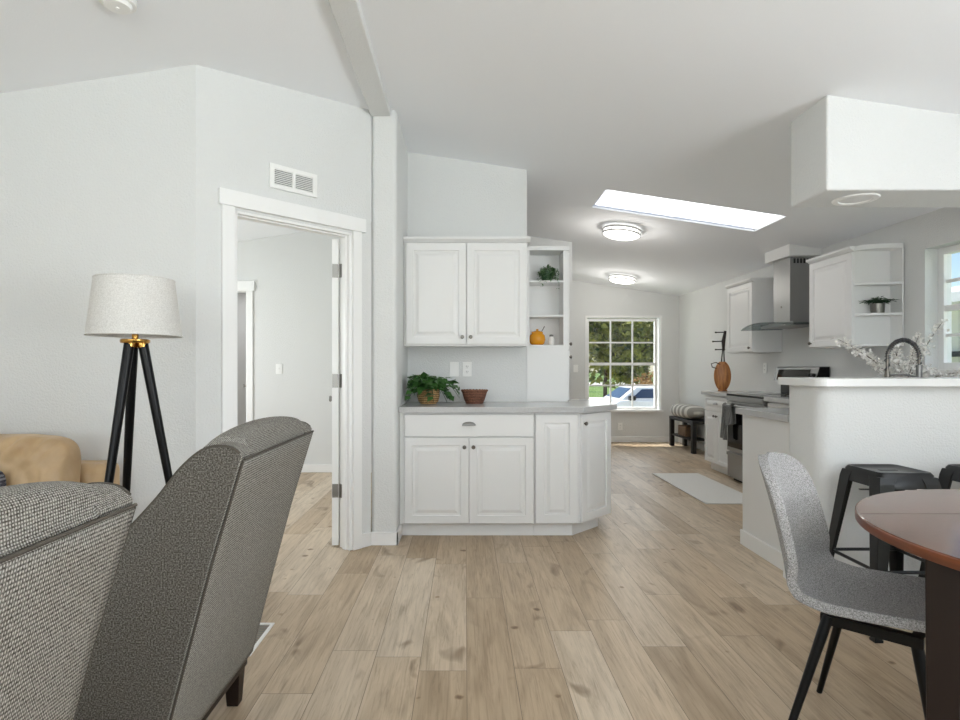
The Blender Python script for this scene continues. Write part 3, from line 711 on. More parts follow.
# towel over the oven handle
b = MB(True)
def tw(i, j):
    ln = .60 if j < .5 else .42
    s_ = i * (.24 + (.36 if j > .5 else .20)); y = 5.86 + .21 * j + .012 * math.sin(11 * j + 2 * i)
    rip = .018 * math.sin(j * 21 + i * 2) * max(0, min(1, (s_ - .24) * 8))
    if s_ < .20: x, z = 2.786, .615 + s_
    elif s_ < .24: a = (s_ - .20) / .04 * math.pi; x, z = 2.765 + .019 * math.cos(a), .812 + .014 * math.sin(a)
    else: x, z = 2.738 + rip - .01 * (s_ - .24), .812 - (s_ - .24)
    return (x, y, z - .02 * math.sin(j * 3))
b.grid(tw, 40, 26)
tag(b.build('towel', M['towel'], smooth=True, solid=.004), 'grey dish towel hanging from the oven door handle', 'towel')

# hood
t = thing('range_hood', 'stainless chimney range hood with curved glass canopy above the stove', 'range hood', (3.3, 5.72, 1.58))
b = MB(True); b.box((3.176, 5.57, 1.64), (3.43, 5.87, 2.277)); ch = b.build('chimney', M['steel'], t, bevel=.002)
b = MB(True)
for k in range(6): b.box((3.21 + k * .032, 5.568, 2.215), (3.23 + k * .032, 5.571, 2.262))
b.build('vent_slots', M['dark'], ch)
b = MB(True); b.lathe([(.001, 0), (.012, .001), (.012, .004), (.001, .005)], n=18)
for v in b.bm.verts: v.co = Vector((3.176 - v.co.z, 5.72 + v.co.x, 1.80 + v.co.y))
b.build('badge', M['knob'], ch)
b = MB(True); b.box((3.12, 5.42, 1.60), (3.43, 6.02, 1.64)); b.build('motor_box', M['steel'], t, bevel=.003)
b = MB(True)
def cn(i, j):
    y = 5.27 + .89 * i; q = (i - .5) * 2
    return (2.93 + .49 * j + .05 * q * q * (1 - j), y, 1.648 - .045 * q * q - .01 * (1 - j))
b.grid(cn, 25, 8); b.build('glass_canopy', M['grey_hood_glass'], t, smooth=True, solid=.006)
b = MB(True); b.box((3.13, 5.50, 2.277), (RXW, 5.95, 2.42)); b.build('trim_3', M['trim'], kind='structure')['label'] = 'white box between hood chimney and ceiling'

# ------------------------------------------------------------------ faucet and flowers behind the bar
t = thing('spring_faucet', 'tall spring-neck kitchen faucet standing behind the bar', 'faucet', (2.845, 3.57, .91))
b = MB(); b.lathe([(.03, .011), (.03, .02), (.016, .03), (.016, .28), (.018, .30)], n=20); b.build('column', M['steel'], t, smooth=True)
b = MB()
path = [(0, 0, .29)] + [(-.10 + .10 * math.cos(a), 0, .34 + .115 * math.sin(a)) for a in [math.pi * k / 16 for k in range(17)]] + [(-.2, 0, .25)]
b.tube(path, .009, 10); b.build('hose', M['knob'], t, smooth=True)
b = MB(); pts = []
P = [Vector(p) for p in path]; N = 30
for i in range(len(P) - 1):
    for k in range(8):
        f = k / 8; c = P[i].lerp(P[i + 1], f); tg = (P[i + 1] - P[i]).normalized(); n1 = Vector((0, 1, 0)); n2 = tg.cross(n1)
        a = 2 * math.pi * (i * 8 + k) / 5.3; pts.append(c + (n1 * math.cos(a) + n2 * math.sin(a)) * .0135)
b.tube(pts, .003, 5); b.build('spring', M['gun_dark'], t, smooth=True)
b = MB(); b.tube([(-.2, 0, .26), (-.2, 0, .24), (-.2, 0, .15), (-.2, 0, .13)], [.012, .016, .018, .014], 14); b.build('spray_head', M['knob'], t, smooth=True)
b = MB(); b.tube([(0, 0, .22), (-.1, 0, .24), (-.18, 0, .235)], .006, 8); b.build('holder_arm', M['steel'], t, smooth=True)
b = MB(); b.tube([(.016, 0, .07), (.04, 0, .075), (.09, 0, .10)], [.008, .006, .005], 8); b.build('lever', M['steel'], t, smooth=True)

t = thing('flower_vase', 'white vase of blossoming branches behind the bar beside the faucet', 'flowers', (2.88, 3.74, .92))
b = MB(); b.lathe([(.035, .001), (.05, .02), (.055, .07), (.04, .12), (.025, .15), (.03, .16), (.024, .158), (.02, .14)], n=28); b.build('vase', M['ceramic'], t, smooth=True)
tips = [(-.42, .02, .46), (-.36, -.03, .40), (-.22, .05, .36), (-.2, -.05, .27), (-.05, .02, .40), (.08, -.03, .36), (.12, .03, .48), (.26, .0, .58), (.22, .04, .25), (.42, -.02, .24), (-.1, -.08, .3)]
bt, bf = MB(), MB()
rnd = random.Random(3)
for tp in tips:
    tp = Vector(tp); a = Vector((0, 0, .12)); mid = a.lerp(tp, .5) + Vector((0, 0, .07))
    pl = [a * (1 - s_) ** 2 + mid * 2 * s_ * (1 - s_) + tp * s_ * s_ for s_ in [k / 14 for k in range(15)]]
    bt.tube(pl, [.0035 - .0022 * k / 14 for k in range(15)], 5)
    for k in range(60):
        s_ = .3 + .7 * rnd.random(); i = min(13, int(s_ * 14)); p = pl[i].lerp(pl[i + 1], rnd.random()) + Vector((rnd.gauss(0, .015), rnd.gauss(0, .015), rnd.gauss(0, .016)))
        for q in range(4):
            d = Vector((rnd.gauss(0, 1), rnd.gauss(0, 1), rnd.gauss(0, 1))); bf.leaf(p, d, (0, 0, 1), .022, .018)
bt.build('branches', M['twig'], t, smooth=True); bf.build('blossoms', M['petal'], t, smooth='leaf')

# ------------------------------------------------------------------ things on shelves and counters
def pothos(bm, rr, n_vines, reach, drop, leafn, ln, z0=.0, seed=1, lift=.12, zmin=None, up=.10):
    rn = random.Random(seed); st = MB()
    for k in range(n_vines):
        a = 2 * math.pi * k / n_vines + rn.uniform(-.3, .3); rch = reach * rn.uniform(.35, 1); dr = drop * rn.uniform(.5, 1); lf = lift * rn.uniform(.4, 1.0)
        p0 = Vector((0, 0, z0)); c1 = Vector((math.cos(a) * rch * .4, math.sin(a) * rch * .4, z0 + lf * 1.6)); p1 = Vector((math.cos(a) * rch, math.sin(a) * rch, z0 + lf * .4 - dr))
        pl = [p0 * (1 - s_) ** 2 + c1 * 2 * s_ * (1 - s_) + p1 * s_ * s_ for s_ in [i / 10 for i in range(11)]]
        if zmin is not None:
            for p in pl: p.z = max(p.z, zmin)
        st.tube(pl, .002, 5)
        for i in range(leafn):
            s_ = .15 + .85 * (i + rn.random() * .5) / leafn; j = min(9, int(s_ * 10)); p = pl[j].lerp(pl[j + 1], s_ * 10 - j)
            d = Vector((math.cos(a + rn.gauss(0, .9)), math.sin(a + rn.gauss(0, .9)), rn.uniform(-.7, .35)))
            l_ = ln * rn.uniform(.7, 1.15)
            if zmin is not None and p.z + d.normalized().z * l_ < zmin: d.z = abs(d.z) * .2
            bm.leaf(p + Vector((0, 0, .008)), d, (rn.gauss(0, .3), rn.gauss(0, .3), 1), l_, l_ * .75, .12)
    return st

t = thing('potted_plant', 'leafy green trailing plant in a round straw basket on the grey worktop', 'plant', (-.275, 4.29, .92))
b = MB(); b.lathe([(.055, .001), (.075, .02), (.085, .06), (.082, .10), (.076, .115), (.068, .115), (.07, .09)], n=32); b.build('basket_pot', M['basket'], t, smooth=True)
b = MB(); b.lathe([(.07, .092), (.01, .096)], n=24); b.build('soil', M['bark'], t)
b = MB(); st = pothos(b, 0, 26, .30, .13, 9, .085, z0=.11, seed=5, lift=.13, zmin=.012)
for v in st.bm.verts:
    v.co.x = min(.235, max(-.155, v.co.x)); v.co.y = min(.25, v.co.y)
st.build('stems', M['leaf_dark'], t, smooth=True)
for v in b.bm.verts:
    if v.co.x < -.15: v.co.x = -.15 + (v.co.x + .15) * .06
    if v.co.x > .235: v.co.x = .235
    if v.co.y > .25: v.co.y = .25
fo = b.build('foliage', M['leaf'], t, smooth='leaf')
t = thing('woven_bowl', 'small red-brown woven bowl on the grey worktop beside the plant', 'bowl', (.072, 4.34, .92))
b = MB(); b.lathe([(.065, .001), (.078, .03), (.095, .085), (.10, .098), (.094, .098), (.072, .03), (.06, .012), (.01, .010)], n=40); b.build('bowl', M['bowl'], t, smooth=True)
b = MB(); b.tube([(.098 * math.cos(a), .098 * math.sin(a), .099 + .003 * math.sin(a * 24)) for a in [2 * math.pi * k / 72 for k in range(72)]], .006, 6, closed=True); b.build('rim', M['bowl'], t, smooth=True)

t = thing('trailing_plant', 'small trailing green plant on the top pantry shelf', 'plant', (.66, 4.625, 1.893))
b = MB(); b.lathe([(.035, .001), (.045, .06), (.048, .08), (.04, .08), (.036, .05)], n=24); b.build('pot', M['leaf_dark'], t, smooth=True)
b = MB(); rn = random.Random(4)
for k in range(26):
    a = rn.uniform(0, 2 * math.pi); rr = .045 + .022 * rn.random(); top = rn.uniform(.08, .125); fwd = math.sin(a) < -.1
    hang = rn.uniform(.03, .10)
    for i in range(9):
        f = i / 8; z = top - hang * f
        if fwd and k % 2 == 0: z = top - (hang + .09) * f; rr2 = rr + .05
        else: rr2 = rr; z = max(z, .012)
        for q in range(2):
            b.leaf((rr2 * math.cos(a) * min(1, f * 3 + .2) + rn.gauss(0, .004), rr2 * math.sin(a) * min(1, f * 3 + .2) + rn.gauss(0, .004), z), (math.cos(a) + rn.gauss(0, .8), math.sin(a) + rn.gauss(0, .8), rn.uniform(-.8, .6)), (0, 0, 1), .024, .018)
b.build('foliage', M['succulent'], t, smooth='leaf')

t = thing('honey_jar', 'round amber jar with a lid and spoon on the bottom pantry shelf', 'jar', (.59, 4.655, 1.376))
b = MB(); b.lathe([(.04, .001), (.058, .015), (.066, .045), (.06, .08), (.045, .095), (.045, .1)], n=32); b.build('jar', M['yellow'], t, smooth=True)
b = MB(); b.lathe([(.048, .1), (.045, .108), (.02, .116), (.008, .118), (.012, .126), (.006, .132)], n=28); b.build('lid', M['yellow'], t, smooth=True)
b = MB(); b.tube([(.03, 0, .1), (.06, 0, .155)], .004, 8); b.build('spoon', M['gun'], t)
t = thing('shaker', 'small white shaker with a dark cap beside the amber jar', 'shaker', (.705, 4.65, 1.376))
b = MB(); b.lathe([(.024, .001), (.027, .02), (.024, .055), (.016, .07)], n=24); b.build('body', M['ceramic'], t, smooth=True)
b = MB(); b.lathe([(.016, .07), (.016, .083), (.008, .088)], n=20); b.build('cap', M['gun'], t, smooth=True)

t = thing('small_fern', 'little green plant in a grey metal pot on the rounded end shelf', 'plant', (3.275, 4.525, 1.624))
b = MB(); b.lathe([(.045, .001), (.048, .03), (.05, .075), (.046, .075), (.044, .06)], n=28); b.build('pot', M['gun'], t, smooth=True)
b = MB(); st = pothos(b, 0, 20, .125, .0, 7, .035, z0=.07, seed=11, lift=.05)
for v in st.bm.verts: v.co.x = min(v.co.x, .12); v.co.y = min(v.co.y, .04)
st.build('stems', M['leaf_dark'], t)
for v in b.bm.verts: v.co.x = min(v.co.x, .13); v.co.y = min(v.co.y, .045)
b.build('foliage', M['leaf_dark'], t, smooth='leaf')

t = thing('stringed_instrument', 'small brown wooden stringed instrument with long pegs on the worktop by the stove', 'instrument', (2.99, 6.62, .92), R(70))
b = MB(); b.grid(lambda i, j: ((.028 * math.sin(math.pi * (.03 + .94 * i)) ** .5) * math.cos(2 * math.pi * j), .092 * math.sin(math.pi * (.03 + .94 * i)) ** .42 * math.sin(2 * math.pi * j), .012 + .33 * i), 20, 28, True); b.build('body', M['instrument'], t, smooth=True)
b = MB(); b.box((-.03, -.05, .001), (.03, .05, .018)); b.build('foot', M['instrument'], t, bevel=.004)
b = MB()
for y in (-.022, .016): b.tube([(0, y, .29), (0, y * .4 - .006, .46), (0, -.01, .62)], [.007, .006, .007], 8)
b.tube([(0, -.01, .47), (.0, -.01, .58), (.0, -.03, .70)], [.013, .022, .014], 10)
b.build('neck', M['darkwood'], t, smooth=True)
for z, y in ((.485, .0), (.58, .03), (.685, .0)):
    b = MB(); b.tube([(0, y - .03, z), (0, y + .055, z), (0, y + .075, z), (0, y + .08, z)], [.006, .006, .009, .009], 8); b.build('tuning_peg', M['darkwood'], t, smooth=True)
b = MB(); b.tube([(-.01, .05, .26), (-.01, .11, .28), (-.01, .12, .32), (-.01, .07, .335), (-.01, .02, .31)], .006, 8); b.build('carry_loop', M['darkwood'], t, smooth=True)

# ------------------------------------------------------------------ bench corner, rug
t = thing('side_bench', 'small black bench with a lower shelf by the far right corner', 'bench', (3.275, 8.33, 0))
b = MB(); b.box((-.13, -.45, .41), (.13, .45, .455)); b.build('seat', M['blackwood'], t, bevel=.003)
b = MB(); b.box((-.115, -.43, .17), (.115, .43, .19)); b.build('shelf', M['blackwood'], t)
for x in (-.1, .1):
    for y in (-.415, .415): b = MB(); b.box((x - .028, y - .034, .001), (x + .028, y + .034, .41)); b.build('leg', M['blackwood'], t, bevel=.002)
b = MB(); b.box((-.085, -.12, 0), (.085, .17, .15)); o = b.build('storage_basket', M['crate'], bevel=.012); o.location = (3.275, 8.4, .191)
tag(o, 'brown woven storage basket on the shelf of the black bench', 'basket')
def pillow(name, m, loc, sx, sy, sz, rot=(0, 0, 0)):
    b = MB()
    def fn(i, j):
        th = math.pi * i; ph = 2 * math.pi * j
        def e(c, p): return math.copysign(abs(c) ** p, c)
        r = math.sin(th) ** .6 if 0 < i < 1 else 0
        return (sx * r * e(math.cos(ph), .55), sy * r * e(math.sin(ph), .55), sz * e(math.cos(th), .9))
    b.grid(fn, 18, 36, True); bmesh.ops.remove_doubles(b.bm, verts=b.bm.verts, dist=.0005)
    bmesh.ops.rotate(b.bm, verts=b.bm.verts, matrix=Matrix.Rotation(rot[0], 3, 'X') @ Matrix.Rotation(rot[1], 3, 'Y') @ Matrix.Rotation(rot[2], 3, 'Z'))
    o = b.build(name, m, smooth=True, ang=80); o.location = loc; return o
tag(pillow('cushion', M['stripe'], (3.265, 8.36, .458), .16, .40, .10), 'grey and cream striped cushion lying on the black bench', 'cushion')

b = MB(); b.box((-.26, -.715, 0), (.26, .715, .009)); o = b.build('kitchen_runner', M['rug'], bevel=.003); o.location = (2.36, 5.685, .001)
tag(o, 'cream kitchen runner rug on the floor in front of the stove', 'rug')
t = thing('floor_register', 'small metal floor vent in the planks behind the far armchair', 'vent', (-.955, 2.50, .001), R(0))
b = MB(); b.box((-.07, -.15, 0), (.07, -.135, .005)); b.box((-.07, .135, 0), (.07, .15, .005)); b.box((-.07, -.135, 0), (-.055, .135, .005)); b.box((.055, -.135, 0), (.07, .135, .005)); b.build('frame', M['plate'], t)
b = MB()
for k in range(14): y = -.125 + k * .0192; b.box((-.055, y - .004, .0), (.055, y + .004, .004))
b.build('grille', M['hinge'], t)

# ------------------------------------------------------------------ floor lamp
t = thing('floor_lamp', 'tripod floor lamp with black legs and a pale linen drum shade', 'lamp', (-1.435, 2.48, 0))
la = [R(14), R(134), R(254)]
for a in la:
    c, s_ = math.cos(a), math.sin(a)
    b = MB(); b.tube([(.255 * c, .255 * s_, .002), (.03 * c, .03 * s_, 1.30)], [.012, .021], 16); lg = b.build('leg', M['black_leg'], t, smooth=True)
    d = Vector((-.225 * c, -.225 * s_, 1.298)).normalized(); p = Vector((.03 * c, .03 * s_, 1.28))
    b = MB(); b.tube([p, p + d * .012, p + d * .022], [.022, .0235, .0235], 18); b.build('brass_collar', M['brass'], lg, smooth=True)
b = MB(); b.lathe([(.055, 1.298), (.058, 1.302), (.058, 1.312), (.05, 1.316), (.013, 1.316), (.013, 1.37)], n=28); b.build('hub', M['brass'], t, smooth=True)
b = MB(); b.lathe([(.184, 1.33), (.155, 1.575), (.153, 1.575), (.182, 1.33)], n=64, cap=False); b.bm.faces.ensure_lookup_table()
sh = b.build('lamp_shade', M['linen'], t, smooth=True)
b = MB(); b.tube([(.1835 * math.cos(a), .1835 * math.sin(a), 1.331) for a in [2 * math.pi * k / 64 for k in range(64)]], .003, 6, closed=True); b.tube([(.154 * math.cos(a), .154 * math.sin(a), 1.574) for a in [2 * math.pi * k / 64 for k in range(64)]], .003, 6, closed=True)
for k in range(3): a = R(40 + 120 * k); b.tube([(0, 0, 1.45), (.168 * math.cos(a), .168 * math.sin(a), 1.45)], .002, 6)
b.build('shade_ring', M['linen'], sh, smooth=True)
b = MB(); b.lathe([(.014, 1.37), (.014, 1.40), (.03, 1.43), (.034, 1.46), (.02, 1.49), (.003, 1.495)], n=20); b.build('bulb', M['ceramic'], t, smooth=True)

# ------------------------------------------------------------------ sofa
t = thing('leather_sofa', 'tan leather sofa against the left wall behind the armchairs', 'sofa', (-2.74, 2.55, 0))
SX0, SX1 = -3.7, -1.785
b = MB(True); b.box((SX0 + .02, 2.14, .08), (SX1 - .02, 2.97, .28)); b.build('base', M['leather'], t, bevel=.02)
b = MB(True); b.box((SX0, 2.80, .08), (SX1, 2.985, .715)); b.build('back', M['leather'], t, bevel=.05, seg=4)
for x0, x1 in ((SX0, SX0 + .19), (SX1 - .19, SX1)):
    b = MB(True); b.prism([(2.12, .08), (2.12, .55), (2.6, .57), (2.80, .57), (2.80, .08)], x0, x1, 'x'); b.build('arm', M['leather'], t, bevel=.045, seg=4)
xs = [SX0 + .19, (SX0 + SX1) / 2, SX1 - .19]
for k in range(2):
    b = MB(True); b.box((xs[k] + .004, 2.10, .285), (xs[k + 1] - .004, 2.66, .45)); b.build('seat_cushion', M['leather'], t, bevel=.05, seg=4)
    cx = (xs[k] + xs[k + 1]) / 2; hw = (xs[k + 1] - xs[k]) / 2 - .003; cx += .06 if k else -.06; hw += .06
    b = MB(True)
    def fn(i, j, cx=cx, hw=hw):
        th = math.pi * i; ph = 2 * math.pi * j
        def e(c, p): return math.copysign(abs(c) ** p, c)
        r = math.sin(th) ** .35 if 0 < i < 1 else 0
        x = hw * e(math.cos(th), .42); y = .10 * r * e(math.cos(ph), .6); z = .21 * r * e(math.sin(ph), .6)
        wr = noise.noise(Vector((x * 9 - z * 6 + cx, z * 2.2, 1.3))) * .03 + .014 * math.sin((x - z * .75) * 52 + 2 * noise.noise(Vector((x * 3, z * 3, 5))))
        y -= abs(wr) * (1 if math.cos(ph) < 0 else 0)
        z += noise.noise(Vector((x * 4, 3, cx))) * .012
        return (cx + x, 2.70 + y + z * .12, .668 + z * .98)
    b.grid(fn, 90, 72, True); bmesh.ops.remove_doubles(b.bm, verts=b.bm.verts, dist=.0005)
    bc = b.build('back_cushion', M['leather'], t, smooth=True, ang=80)
for x in (SX0 + .08, SX1 - .08):
    for y in (2.2, 2.92): b = MB(True); b.box((x - .025, y - .025, .001), (x + .025, y + .025, .08)); b.build('foot', M['blackwood'], t)
tag(pillow('throw_pillow', M['throw'], (-2.20, 2.50, .455), .16, .155, .06, (R(70), 0, 0)), 'dark patterned throw pillow on the tan leather sofa', 'pillow')

# ------------------------------------------------------------------ armchairs
def armchair(loc, label):
    t = thing('armchair', label, 'armchair', loc, 0, 'upholstered armchairs')
    W = .65; AT = .09; BR = .006
    def cr(P, n=6):
        out = []
        for i in range(len(P) - 1):
            p0, p1, p2, p3 = P[max(0, i - 1)], P[i], P[i + 1], P[min(len(P) - 1, i + 2)]
            for k in range(n):
                u = k / n; out.append(tuple(.5 * (2 * p1[m_] + (p2[m_] - p0[m_]) * u + (2 * p0[m_] - 5 * p1[m_] + 4 * p2[m_] - p3[m_]) * u * u + (3 * p1[m_] - p0[m_] - 3 * p2[m_] + p3[m_]) * u ** 3) for m_ in (0, 1)))
        return out + [P[-1]]
    slope = cr([(.222, .972), (.19, .995), (.13, .992), (.07, .945), (.01, .87), (-.07, .785), (-.17, .70), (-.30, .63), (-.45, .59), (-.70, .575), (-.735, .545)])
    prof = [(-.72, .165), (0, .165), (.06, .40), (.14, .70)] + slope
    for y0, y1 in ((0, AT), (W - AT, W)):
        b = MB(); b.prism(prof, y0, y1, 'y'); b.build('arm', M['arm_fabric'], t, bevel=.02, seg=4)
    bp = [(-.13, .17), (-.002, .17), (.058, .40), (.138, .70)] + cr([(.216, .962), (.195, .994), (.135, .994), (.08, .958), (.035, .905), (.0, .83), (-.10, .45)])
    def crown_z(z, f): return z + .038 * max(0, min(1, (z - .88) / .10)) * math.sin(math.pi * f) ** .4
    b = MB(); NS = 28
    b.rings([[(x, AT - .02 + (W - 2 * AT + .04) * k / NS, crown_z(z, .03 + .94 * k / NS) if x < .212 else z) for x, z in bp] for k in range(NS + 1)])
    b.build('backrest', M['arm_fabric'], t, smooth=True, ang=50)
    # rear panel: one slightly bowed cloth over the whole back
    bk = [(0, .168), (.06, .40), (.14, .70), (.218, .958)]
    b = MB()
    def fn(i, j):
        s_ = i * 3; k = min(2, int(s_)); f = s_ - k; x = bk[k][0] + (bk[k + 1][0] - bk[k][0]) * f; z = bk[k][1] + (bk[k + 1][1] - bk[k][1]) * f
        return (x + .006 + .012 * math.sin(math.pi * j) * math.sin(math.pi * i) ** .5, .008 + (W - .016) * j, z)
    b.grid(fn, 24, 20); b.build('back_panel', M['arm_fabric'], t, smooth=True, solid=.006)
    b = MB()
    def at(f):
        s_ = f * 3; k = min(2, int(s_)); q = s_ - k; return bk[k][0] + (bk[k + 1][0] - bk[k][0]) * q, bk[k][1] + (bk[k + 1][1] - bk[k][1]) * q
    for y in (.004, W - .004): b.tube([(at(f / 12)[0] + .005, y, at(f / 12)[1]) for f in range(13)], .0032, 6)
    b.tube([(.226, .004 + (W - .008) * k / 8, .962) for k in range(9)], .0032, 6)
    for y in (.003, W - .003): b.tube([(x, y, z - .002) for x, z in slope[2:-2]], .004, 6)
    b.build('piping', M['arm_pipe'], t, smooth=True)
    b = MB(); b.box((-.735, AT, .28), (-.06, W - AT, .47)); b.build('seat_cushion', M['arm_fabric'], t, bevel=.04, seg=4)
    b = MB(); b.box((-.70, .02, .165), (-.02, W - .02, .29)); b.build('seat_deck', M['arm_fabric'], t)
    b = MB(); b.box((-.71, .012, .125), (-.008, W - .012, .166)); b.build('base_rail', M['darkwood'], t, bevel=.003)
    for x in (-.68, -.042):
        for y in (.045, W - .045):
            b = MB(); s_ = .028; k = .02
            b.rings([[(x - k, y - k, .001), (x + k, y - k, .001), (x + k, y + k, .001), (x - k, y + k, .001)], [(x - s_, y - s_, .126), (x + s_, y - s_, .126), (x + s_, y + s_, .126), (x - s_, y + s_, .126)]]); b.build('leg', M['darkwood'], t, bevel=.003)
    return t
ac = armchair((-.775, 1.415, 0), 'grey-brown woven armchair in front of the doorway, the farther one')
dup(ac, (-.775, .305, 0), label='grey-brown woven armchair nearest the viewer at the lower left edge')

# ------------------------------------------------------------------ dining table and chair
t = thing('dining_table', 'round reddish-brown wooden dining table at the right edge', 'table', (1.75, 1.45, 0))
b = MB(); b.lathe([(.617, .722), (.625, .726), (.625, .746), (.621, .75)], n=96); o = b.build('tabletop', M['table'], t, smooth=True)
b = MB(); b.lathe([(.6245, .7215), (.6262, .724), (.6262, .746), (.6245, .748)], n=96, cap=False); b.build('edge_band', M['table_edge'], t, smooth=True)
b = MB(); b.box((-.555, .27, .7499), (.555, .2715, .7504)); b.build('leaf_seam', M['dark'], t)
b = MB(); b.lathe([(.54, .66), (.555, .66), (.555, .722), (.54, .722)], n=64, cap=False)
b.bm.free(); b = MB()
for k in range(4):
    a = R(45 + 90 * k); pass
b.box((-.36, -.36, .66), (.36, -.335, .722)); b.box((-.36, .335, .66), (.36, .36, .722)); b.box((-.36, -.335, .66), (-.335, .335, .722)); b.box((.335, -.335, .66), (.36, .335, .722)); b.build('apron', M['darkwood'], t)
for sx, sy in ((-1, 0), (0, -1), (1, 0), (0, 1)):
    b = MB(); rot = {(-1, 0): 0, (0, -1): 90, (1, 0): 180, (0, 1): 270}[(sx, sy)]
    def q(cx, h, z): return [(cx - h, -.03, z), (cx, -.03 - h, z), (cx + h, -.03, z), (cx, -.03 + h, z)]
    b.rings([q(-.562, .041, .001), q(-.556, .046, .37), q(-.545, .06, .722)])
    bmesh.ops.rotate(b.bm, verts=b.bm.verts, matrix=Matrix.Rotation(R(rot), 3, 'Z')); b.build('leg', M['darkwood'], t, bevel=.004)

def dining_chair(loc, rz, label):
    t = thing('dining_chair', label, 'chair', loc, rz)
    P = [(.235, .438, .15), (.225, .452, .185), (.15, .468, .212), (.02, .457, .222), (-.10, .452, .222), (-.165, .468, .22), (-.205, .51, .217), (-.228, .57, .214), (-.245, .65, .21), (-.265, .73, .203), (-.287, .81, .188), (-.299, .848, .165), (-.307, .872, .13), (-.312, .886, .085), (-.314, .891, .035)]
    n = len(P); b = MB()
    def fn(i, j):
        s_ = i * (n - 1); k = min(n - 2, int(s_)); f = s_ - k
        x, z, hw = [P[k][m_] + (P[k + 1][m_] - P[k][m_]) * f for m_ in range(3)]
        v = (j - .5) * 2; back = min(1, max(0, (z - .46) / .12)) if x < -.12 else 0
        y = hw * math.sin(v * math.pi / 2) if True else hw * v
        q = abs(math.sin(v * math.pi / 2)) ** 2.5
        return (x + .055 * q * back * min(1, hw / .2) ** 2, y, z + .028 * q * (1 - back))
    b.grid(fn, 40, 22); b.build('shell_seat', M['chair_fabric'], t, smooth=True, solid=.03, ang=180, sub=1)
    b = MB(); b.box((-.12, -.15, .405), (.13, -.12, .435)); b.box((-.12, .12, .405), (.13, .15, .435)); b.box((-.12, -.12, .41), (-.09, .12, .43)); b.box((.10, -.12, .41), (.13, .12, .43)); b.build('under_frame', M['black_leg'], t)
    for (x0, y0), (x1, y1) in (((-.10, .14), (-.205, .235)), ((-.10, -.14), (-.205, -.245)), ((.11, .13), (.185, .20)), ((.11, -.13), (.185, -.20))):
        b = MB(); b.tube([(x1, y1, .002), (x0, y0, .43)], [.0095, .016], 14); b.build('leg', M['black_leg'], t, smooth=True)
    return t
dining_chair((1.284, 1.78, 0), R(-44), 'grey tweed shell dining chair with black legs at the round table')

# ------------------------------------------------------------------ stools
def stool(loc, label):
    t = thing('bar_stool', label, 'stool', loc, 0, 'black metal bar stools')
    H = .72; s_ = .122
    def rr(h, z, r=.03, n=5):
        out = []
        for cx, cy, a0 in ((h - r, h - r, 0), (-h + r, h - r, 90), (-h + r, -h + r, 180), (h - r, -h + r, 270)):
            out += [(cx + r * math.cos(R(a0 + 90 * k / n)), cy + r * math.sin(R(a0 + 90 * k / n)), z) for k in range(n + 1)]
        return out
    b = MB(); b.rings([rr(s_ + .012, H - .07), rr(s_ + .006, H - .012), rr(s_ - .002, H), rr(s_ - .012, H - .003), rr(s_ - .02, H - .009), rr(.02, H - .009, .01)]); b.bm.faces.ensure_lookup_table()
    b.build('seat', M['black_metal'], t, smooth=True, ang=50)
    b = MB(); b.box((-.042, -.011, H - .012), (.042, .011, H - .0075)); b.build('hand_slot', M['dark'], t, bevel=.006)
    for sx in (-1, 1):
        for sy in (-1, 1):
            def q(c, hw, z): return [(sx * (c + .014), sy * (c + .014), z), (sx * (c + .014), sy * (c - hw), z), (sx * (c + .006), sy * (c - hw), z), (sx * (c + .004), sy * (c + .004), z), (sx * (c - hw), sy * (c + .006), z), (sx * (c - hw), sy * (c + .014), z)]
            b = MB(); b.rings([q(.195, .018, .004), q(.163, .034, .3), q(.122, .055, H - .05), q(.115, .06, H - .02)]); lg = b.build('leg', M['black_metal'], t, bevel=.002)
            b = MB(); b.box((sx * .19 - .018, sy * .19 - .018, .001), (sx * .19 + .018, sy * .19 + .018, .012)); b.build('rubber_foot', M['tyre'], lg)
    b = MB()
    for z, c in ((.29, .162),):
        for p, q_ in (((-c, -c), (c, -c)), ((c, -c), (c, c)), ((c, c), (-c, c)), ((-c, c), (-c, -c))): b.tube([(p[0], p[1], z), (q_[0], q_[1], z)], .008, 8)
    b.build('foot_ring', M['black_metal'], t, smooth=True)
    b = MB(); z = H - .10; b.box((-.13, -.009, z), (.13, .009, z + .004)); b.box((-.009, -.13, z - .004), (.009, .13, z)); b.build('cross_brace', M['black_metal'], t)
    return t
st1 = stool((1.98, 2.67, 0), 'black metal bar stool at the bar, the left one fully in view')
dup(st1, (2.47, 2.67, 0), label='black metal bar stool at the bar, the right one cut by the picture edge')

# ------------------------------------------------------------------ outside
GZ = -1.1
b = MB(True); b.box((-60, -40, GZ - .2), (140, 260, GZ)); b.build('ground', M['grass'], kind='structure')
b = MB(True); b.box((-60, 77, GZ), (140, 90, GZ + .02)); b.build('road', M['road'], kind='structure')
b = MB(True); b.box((-6, 12, GZ), (12, 44, GZ + .02)); b.build('driveway', M['concrete'], kind='structure')

